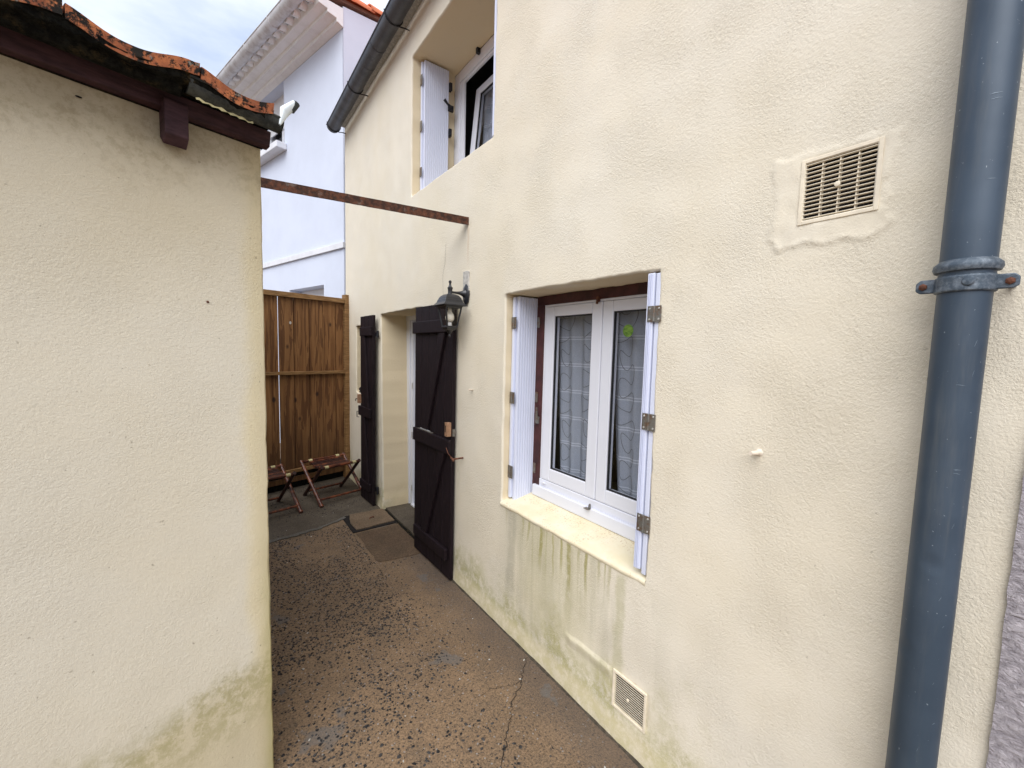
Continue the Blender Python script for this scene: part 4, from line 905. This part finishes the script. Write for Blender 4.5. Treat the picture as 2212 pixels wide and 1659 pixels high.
# lintel slot of the lower window: a white jamb seen above the fence
# stepped plaster cornice with scalloped tile edge
MB(FW).prism([(-.01, .001, 5.576), (-.01, .085, 5.60), (-.01, .09, 5.635), (-.01, .20, 5.64), (-.01, .205, 5.675), (-.01, .31, 5.68), (-.01, .325, 5.76), (-.01, .0, 5.80)], (9, 0, 0)).build('cornice', M['soffit'], wh, bevel=.006)
m = MB(FW)
for i in range(48):
    u_ = .02 + i * .185
    m.tube([(u_ + .09, .27, 5.775), (u_ + .09, .40, 5.765)], .062, 10)
m2 = m.build('eaves_tile_ends', M['soffit'], wh, smooth=True); m2['kind'] = 'stuff'
half_gutter('roof_gutter', FW @ Vector((-.03, .455, 5.79)), FW @ Vector((9, .455, 5.75)), .078, M['wgutter'], wh, rim=.007, side=EN)
for i in range(10):
    u_ = .10 + i * .78; m = MB(FW); P = [(u_, .455 - math.cos(math.pi * k / 12) * .082, 5.788 - math.sin(math.pi * k / 12) * .082) for k in range(13)]
    m.tube(P, .006, 6); m.prism([(u_ - .006, .30, 5.70), (u_ - .006, .42, 5.695), (u_ - .006, .42, 5.73), (u_ - .006, .30, 5.74)], (.012, 0, 0)); m.build('bracket', M['wgutter'], wh, smooth=True)
# roof slope and verge tiles
MB(FW).prism([(.0, .38, 5.80), (.0, -7, 5.80 + 7.38 * .2), (.0, -7, 5.84 + 7.38 * .2), (.0, .38, 5.84)], (9, 0, 0)).build('roof_boarding', M['roof_sheet'], wh)
def vt_mesh():
    m = MB(); n = 12; Lg = .30; k0 = 0
    for (a, dz, r0) in ((0, 0, .082), (Lg, .0, .068)):
        for k in range(n + 1):
            t_ = -1.75 + 3.5 * k / n; m.v.append(Vector((a, math.sin(t_) * r0, math.cos(t_) * r0 + dz)))
        for k in range(n + 1):
            t_ = -1.75 + 3.5 * k / n; m.v.append(Vector((a, math.sin(t_) * (r0 - .014), math.cos(t_) * (r0 - .014) + dz)))
    N2 = 2 * (n + 1)
    for k in range(n): m.f += [(k, k + 1, N2 + k + 1, N2 + k), (n + 1 + k, n + 2 + k, N2 + n + 2 + k, N2 + n + 1 + k), (k, k + 1, n + 2 + k, n + 1 + k), (N2 + k, N2 + k + 1, N2 + n + 2 + k, N2 + n + 1 + k)]
    o_ = m.build('verge_tile', M['tile2'], None, smooth=True); d_ = o_.data; bpy.data.objects.remove(o_); return d_
vm = vt_mesh()
for c_ in range(9):
    for i in range(26):
        if c_ > 0 and i > 8: break
        o_ = bpy.data.objects.new('roof_tile', vm); COL.objects.link(o_); o_.parent = wh
        mm = FW @ Matrix.Translation((.03 + c_ * .19, .36 - i * .245, 5.855 + .2 * (.02 + i * .245) + (.012 if i % 2 else 0))) @ Matrix.Rotation(R(-90), 4, 'Z') @ Matrix.Rotation(R(-11.3 + 2.5), 4, 'Y')
        o_.matrix_local = Matrix.Translation(-WC) @ mm

# ------------------------------------------------------------------ wooden fence
FO = Vector((0, 5.25, 0)); FF = frame(FO, EX, EO)
fe = thing('wooden_fence', FO, 'tall brown stained board fence closing the end of the alley', 'fence')
cuts = [-.160, -.315, -.470, -.642, -.795, -.955, -1.11, -1.265, -1.42, -1.575]
prev = -.062
for i, c_ in enumerate(cuts):
    gap = .009 if i == 4 else .010
    z1 = 2.16 + random.uniform(-.002, .002)
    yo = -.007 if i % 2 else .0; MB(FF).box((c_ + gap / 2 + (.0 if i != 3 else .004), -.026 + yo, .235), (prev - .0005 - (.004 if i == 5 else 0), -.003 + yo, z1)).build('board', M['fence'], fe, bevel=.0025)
    if i != 4: MB(FF).box((c_ - .02, -.046, .24), (c_ + .03, -.036, 2.12)).build('seam_blocker', M['fence'], fe)  # strips added behind the seams to block the bright background
    prev = c_
MB(FF).prism([(-1.6, .0, 2.135), (-.063, .0, 2.143), (-.063, .0, 2.196), (-1.6, .0, 2.188)], (0, .038, 0)).build('rail', M['rail'], fe, bevel=.003)
MB(FF).box((-1.6, .0, 1.302), (-.063, .036, 1.336)).build('rail', M['rail'], fe, bevel=.003)
MB(FF).box((-1.6, .0, .205), (-.063, .036, .242)).build('rail', M['rail'], fe, bevel=.003)
MB(FF).box((-1.6, -.02, .09), (-.063, -.0, .150)).build('kick_board', M['fence'], fe, bevel=.003)
MB(FF).box((-.060, -.035, -.01), (-.002, .045, 2.245)).build('post', M['rail'], fe, bevel=.003)
MB(FF).box((-1.70, -.035, -.01), (-1.62, .045, 2.245)).build('post', M['rail'], fe, bevel=.003)
for (u_, z) in ((-.03, 1.69), (-.03, .96), (-.03, .33)): MB(FF).lathe([(.006, 0), (.004, .003)], (u_, .045, z), (0, 1, 0), 10).build('screw', M['rusty_bolt'], fe)
MB(FF).lathe([(.012, 0), (.011, .001)], (-.675, .0012, 1.868), (0, 1, 0), 14, sc=(1.3, 1)).build('knot_hole', M['screw'], fe, label='pale round knot hole high on a board')
# kerb block raised and coloured near-black so the gap below the boards reads dark
kerb_back = MB(FF).box((-3, -.50, -.02), (.0, -.06, .255)).build('dark_kerb_backing', M['moss'], None, base=FO + Vector((-1, .2, 0))); struct(kerb_back)

# ------------------------------------------------------------------ folding stools
def make_stool(org, label):
    a = R(14); F_ = frame(org, (math.cos(a), math.sin(a), 0), (-math.sin(a), math.cos(a), 0)); s_ = thing('folding_stool', org, label, 'stool', 'folding bamboo stools in front of the fence'); W = .47; Hs = .375; Dp = .47
    for sx in (0, W): MB(F_).tube([(sx, -.0, .008), (sx, Dp * .5, Hs * .5 + .008), (sx, Dp, Hs + .01)], [.019, .017, .018], 12).build('leg', M['bamboo'], s_, smooth=True)
    for sx in (.032, W - .032): MB(F_).tube([(sx, Dp + .0, .008), (sx, Dp * .5 + .03, Hs * .5 + .008), (sx, .06, Hs + .018)], [.018, .016, .018], 12).build('leg', M['bamboo_dark'], s_, smooth=True)
    MB(F_).tube([(0, .055, .062), (W, .055, .062)], .0115, 10).build('stretcher', M['bamboo'], s_, smooth=True)
    MB(F_).tube([(.032, Dp - .06, .062), (W - .032, Dp - .06, .062)], .0115, 10).build('stretcher', M['bamboo'], s_, smooth=True)
    n = 11
    for i in range(n):
        t_ = i / (n - 1); y = .075 + t_ * (Dp - .10); z = Hs + .004 - .030 * math.sin(math.pi * t_); r_ = .0145 if i in (0, n - 1) else .0125; ext = .018 if i in (0, n - 1) else -.03
        MB(F_).tube([(.03 - ext + random.uniform(-.006, .006), y, z), (W - .03 + ext + random.uniform(-.006, .006), y, z)], r_, 10).build('seat_rod', M['bamboo'] if i in (0, n - 1) or i % 3 == 0 else M['bamboo_dark'], s_, smooth=True)
    for sx in (.085, W - .085):
        for y in (.075, Dp - .025): MB(F_).tube([(sx - .019, y, Hs + .004), (sx + .019, y, Hs + .004)], .0170, 12).build('strap', M['strap'], s_, smooth=True)
    return s_
stool = make_stool(Vector((-.495, 4.335, .006)), 'right folding bamboo stool standing whole in view before the fence')
off = Vector((-.651, -.157, 0)); st2 = copy_tree(stool, None, off); st2.location = stool.location + off; st2['label'] = 'folding bamboo stool half hidden behind the outbuilding corner'

# ------------------------------------------------------------------ shoe in the niche
sh = thing('shoe', (.05, 4.72, 1.105), 'black shoe lying on the niche ledge behind the left door leaf', 'shoe')
def loft(secs, n=16):
    m = MB()
    for (y, xc, zc, rx, rz) in secs:
        for k in range(n):
            t_ = 2 * math.pi * k / n; m.v.append(Vector((xc + rx * math.cos(t_), y, zc + (rz if math.sin(t_) > 0 else min(rz, .03)) * math.sin(t_))))
    for i in range(len(secs) - 1):
        for k in range(n): m.f.append((i*n + k, i*n + (k+1) % n, (i+1)*n + (k+1) % n, (i+1)*n + k))
    m.f.append(tuple(range(n - 1, -1, -1))); m.f.append(tuple((len(secs)-1)*n + k for k in range(n))); return m
loft([(4.878, .05, 1.138, .012, .012), (4.870, .05, 1.14, .030, .022), (4.84, .05, 1.142, .040, .030), (4.79, .05, 1.145, .042, .042), (4.74, .05, 1.148, .036, .058), (4.69, .05, 1.15, .032, .066), (4.64, .05, 1.15, .034, .068), (4.615, .05, 1.148, .028, .058), (4.605, .05, 1.145, .012, .03)]).build('upper', M['leather'], sh, smooth='all')
loft([(4.880, .05, 1.113, .014, .008), (4.86, .05, 1.113, .036, .009), (4.80, .05, 1.113, .044, .009), (4.70, .05, 1.113, .036, .009), (4.62, .05, 1.113, .034, .009), (4.603, .05, 1.113, .014, .008)]).build('sole', M['seal'], sh, smooth=True)

# ------------------------------------------------------------------ curtains of the lower window
def curtain(y0, y1, z0, z1, x, name, label, sweep):
    c = thing(name, (x, (y0 + y1) / 2, z0), label, 'curtain', 'patterned sheer curtains in the lower window'); ny, nz = 60, 14
    def P(s, t_, o_=0):
        z = z0 + (z1 - z0) * t_; yy = y0 + (y1 - y0 - sweep * (1 - t_) ** 1.5) * s; return Vector((x + .010 * math.sin(s * 26 + .6 * math.sin(t_ * 3)) + .006 * math.sin(s * 11 + 2) - o_, yy, z))
    m = MB(); m.v = [P(i / ny, j / nz) for j in range(nz + 1) for i in range(ny + 1)]; m.f = [(j * (ny + 1) + i, j * (ny + 1) + i + 1, (j + 1) * (ny + 1) + i + 1, (j + 1) * (ny + 1) + i) for j in range(nz) for i in range(ny)]
    m.build('cloth', M['curtain'], c, smooth='all', flip=False)
    for s0, ph in ((.34, 0), (.78, 1.4)):
        m = MB(); N_ = 420; pr = []
        for k in range(N_ + 1):
            q = k / N_; tt = q * 2 * math.pi * 7 + ph
            s = s0 + .125 * math.sin(tt) * (1 + .3 * math.sin(tt * .31 + ph)) + .04 * math.sin(tt * .37); t_ = .02 + .96 * q + .030 * math.sin(2 * tt + 3.6); pr.append((s, max(.003, min(.997, t_))))
        for k, (s, t_) in enumerate(pr):
            a = Vector(pr[max(0, k - 1)]); b = Vector(pr[min(N_, k + 1)]); d_ = Vector(((b - a).x * (y1 - y0), (b - a).y * (z1 - z0))).normalized(); nn = Vector((-d_.y, d_.x)) * .0016
            m.v += [P(s + nn.x / (y1 - y0), min(1, max(0, t_ + nn.y / (z1 - z0))), .003), P(s - nn.x / (y1 - y0), min(1, max(0, t_ - nn.y / (z1 - z0))), .003)]
        m.f = [(2*k, 2*k+1, 2*k+3, 2*k+2) for k in range(N_)]; m.build('embroidery', M['thread'], c, flip=False)
curtain(1.40, 1.79, .90, 1.88, .285, 'window_curtain', 'sheer curtain behind the left casement of the lower window', .06)
curtain(.98, 1.375, .90, 1.88, .285, 'window_curtain', 'sheer curtain behind the right casement of the lower window, by the sticker', .07)
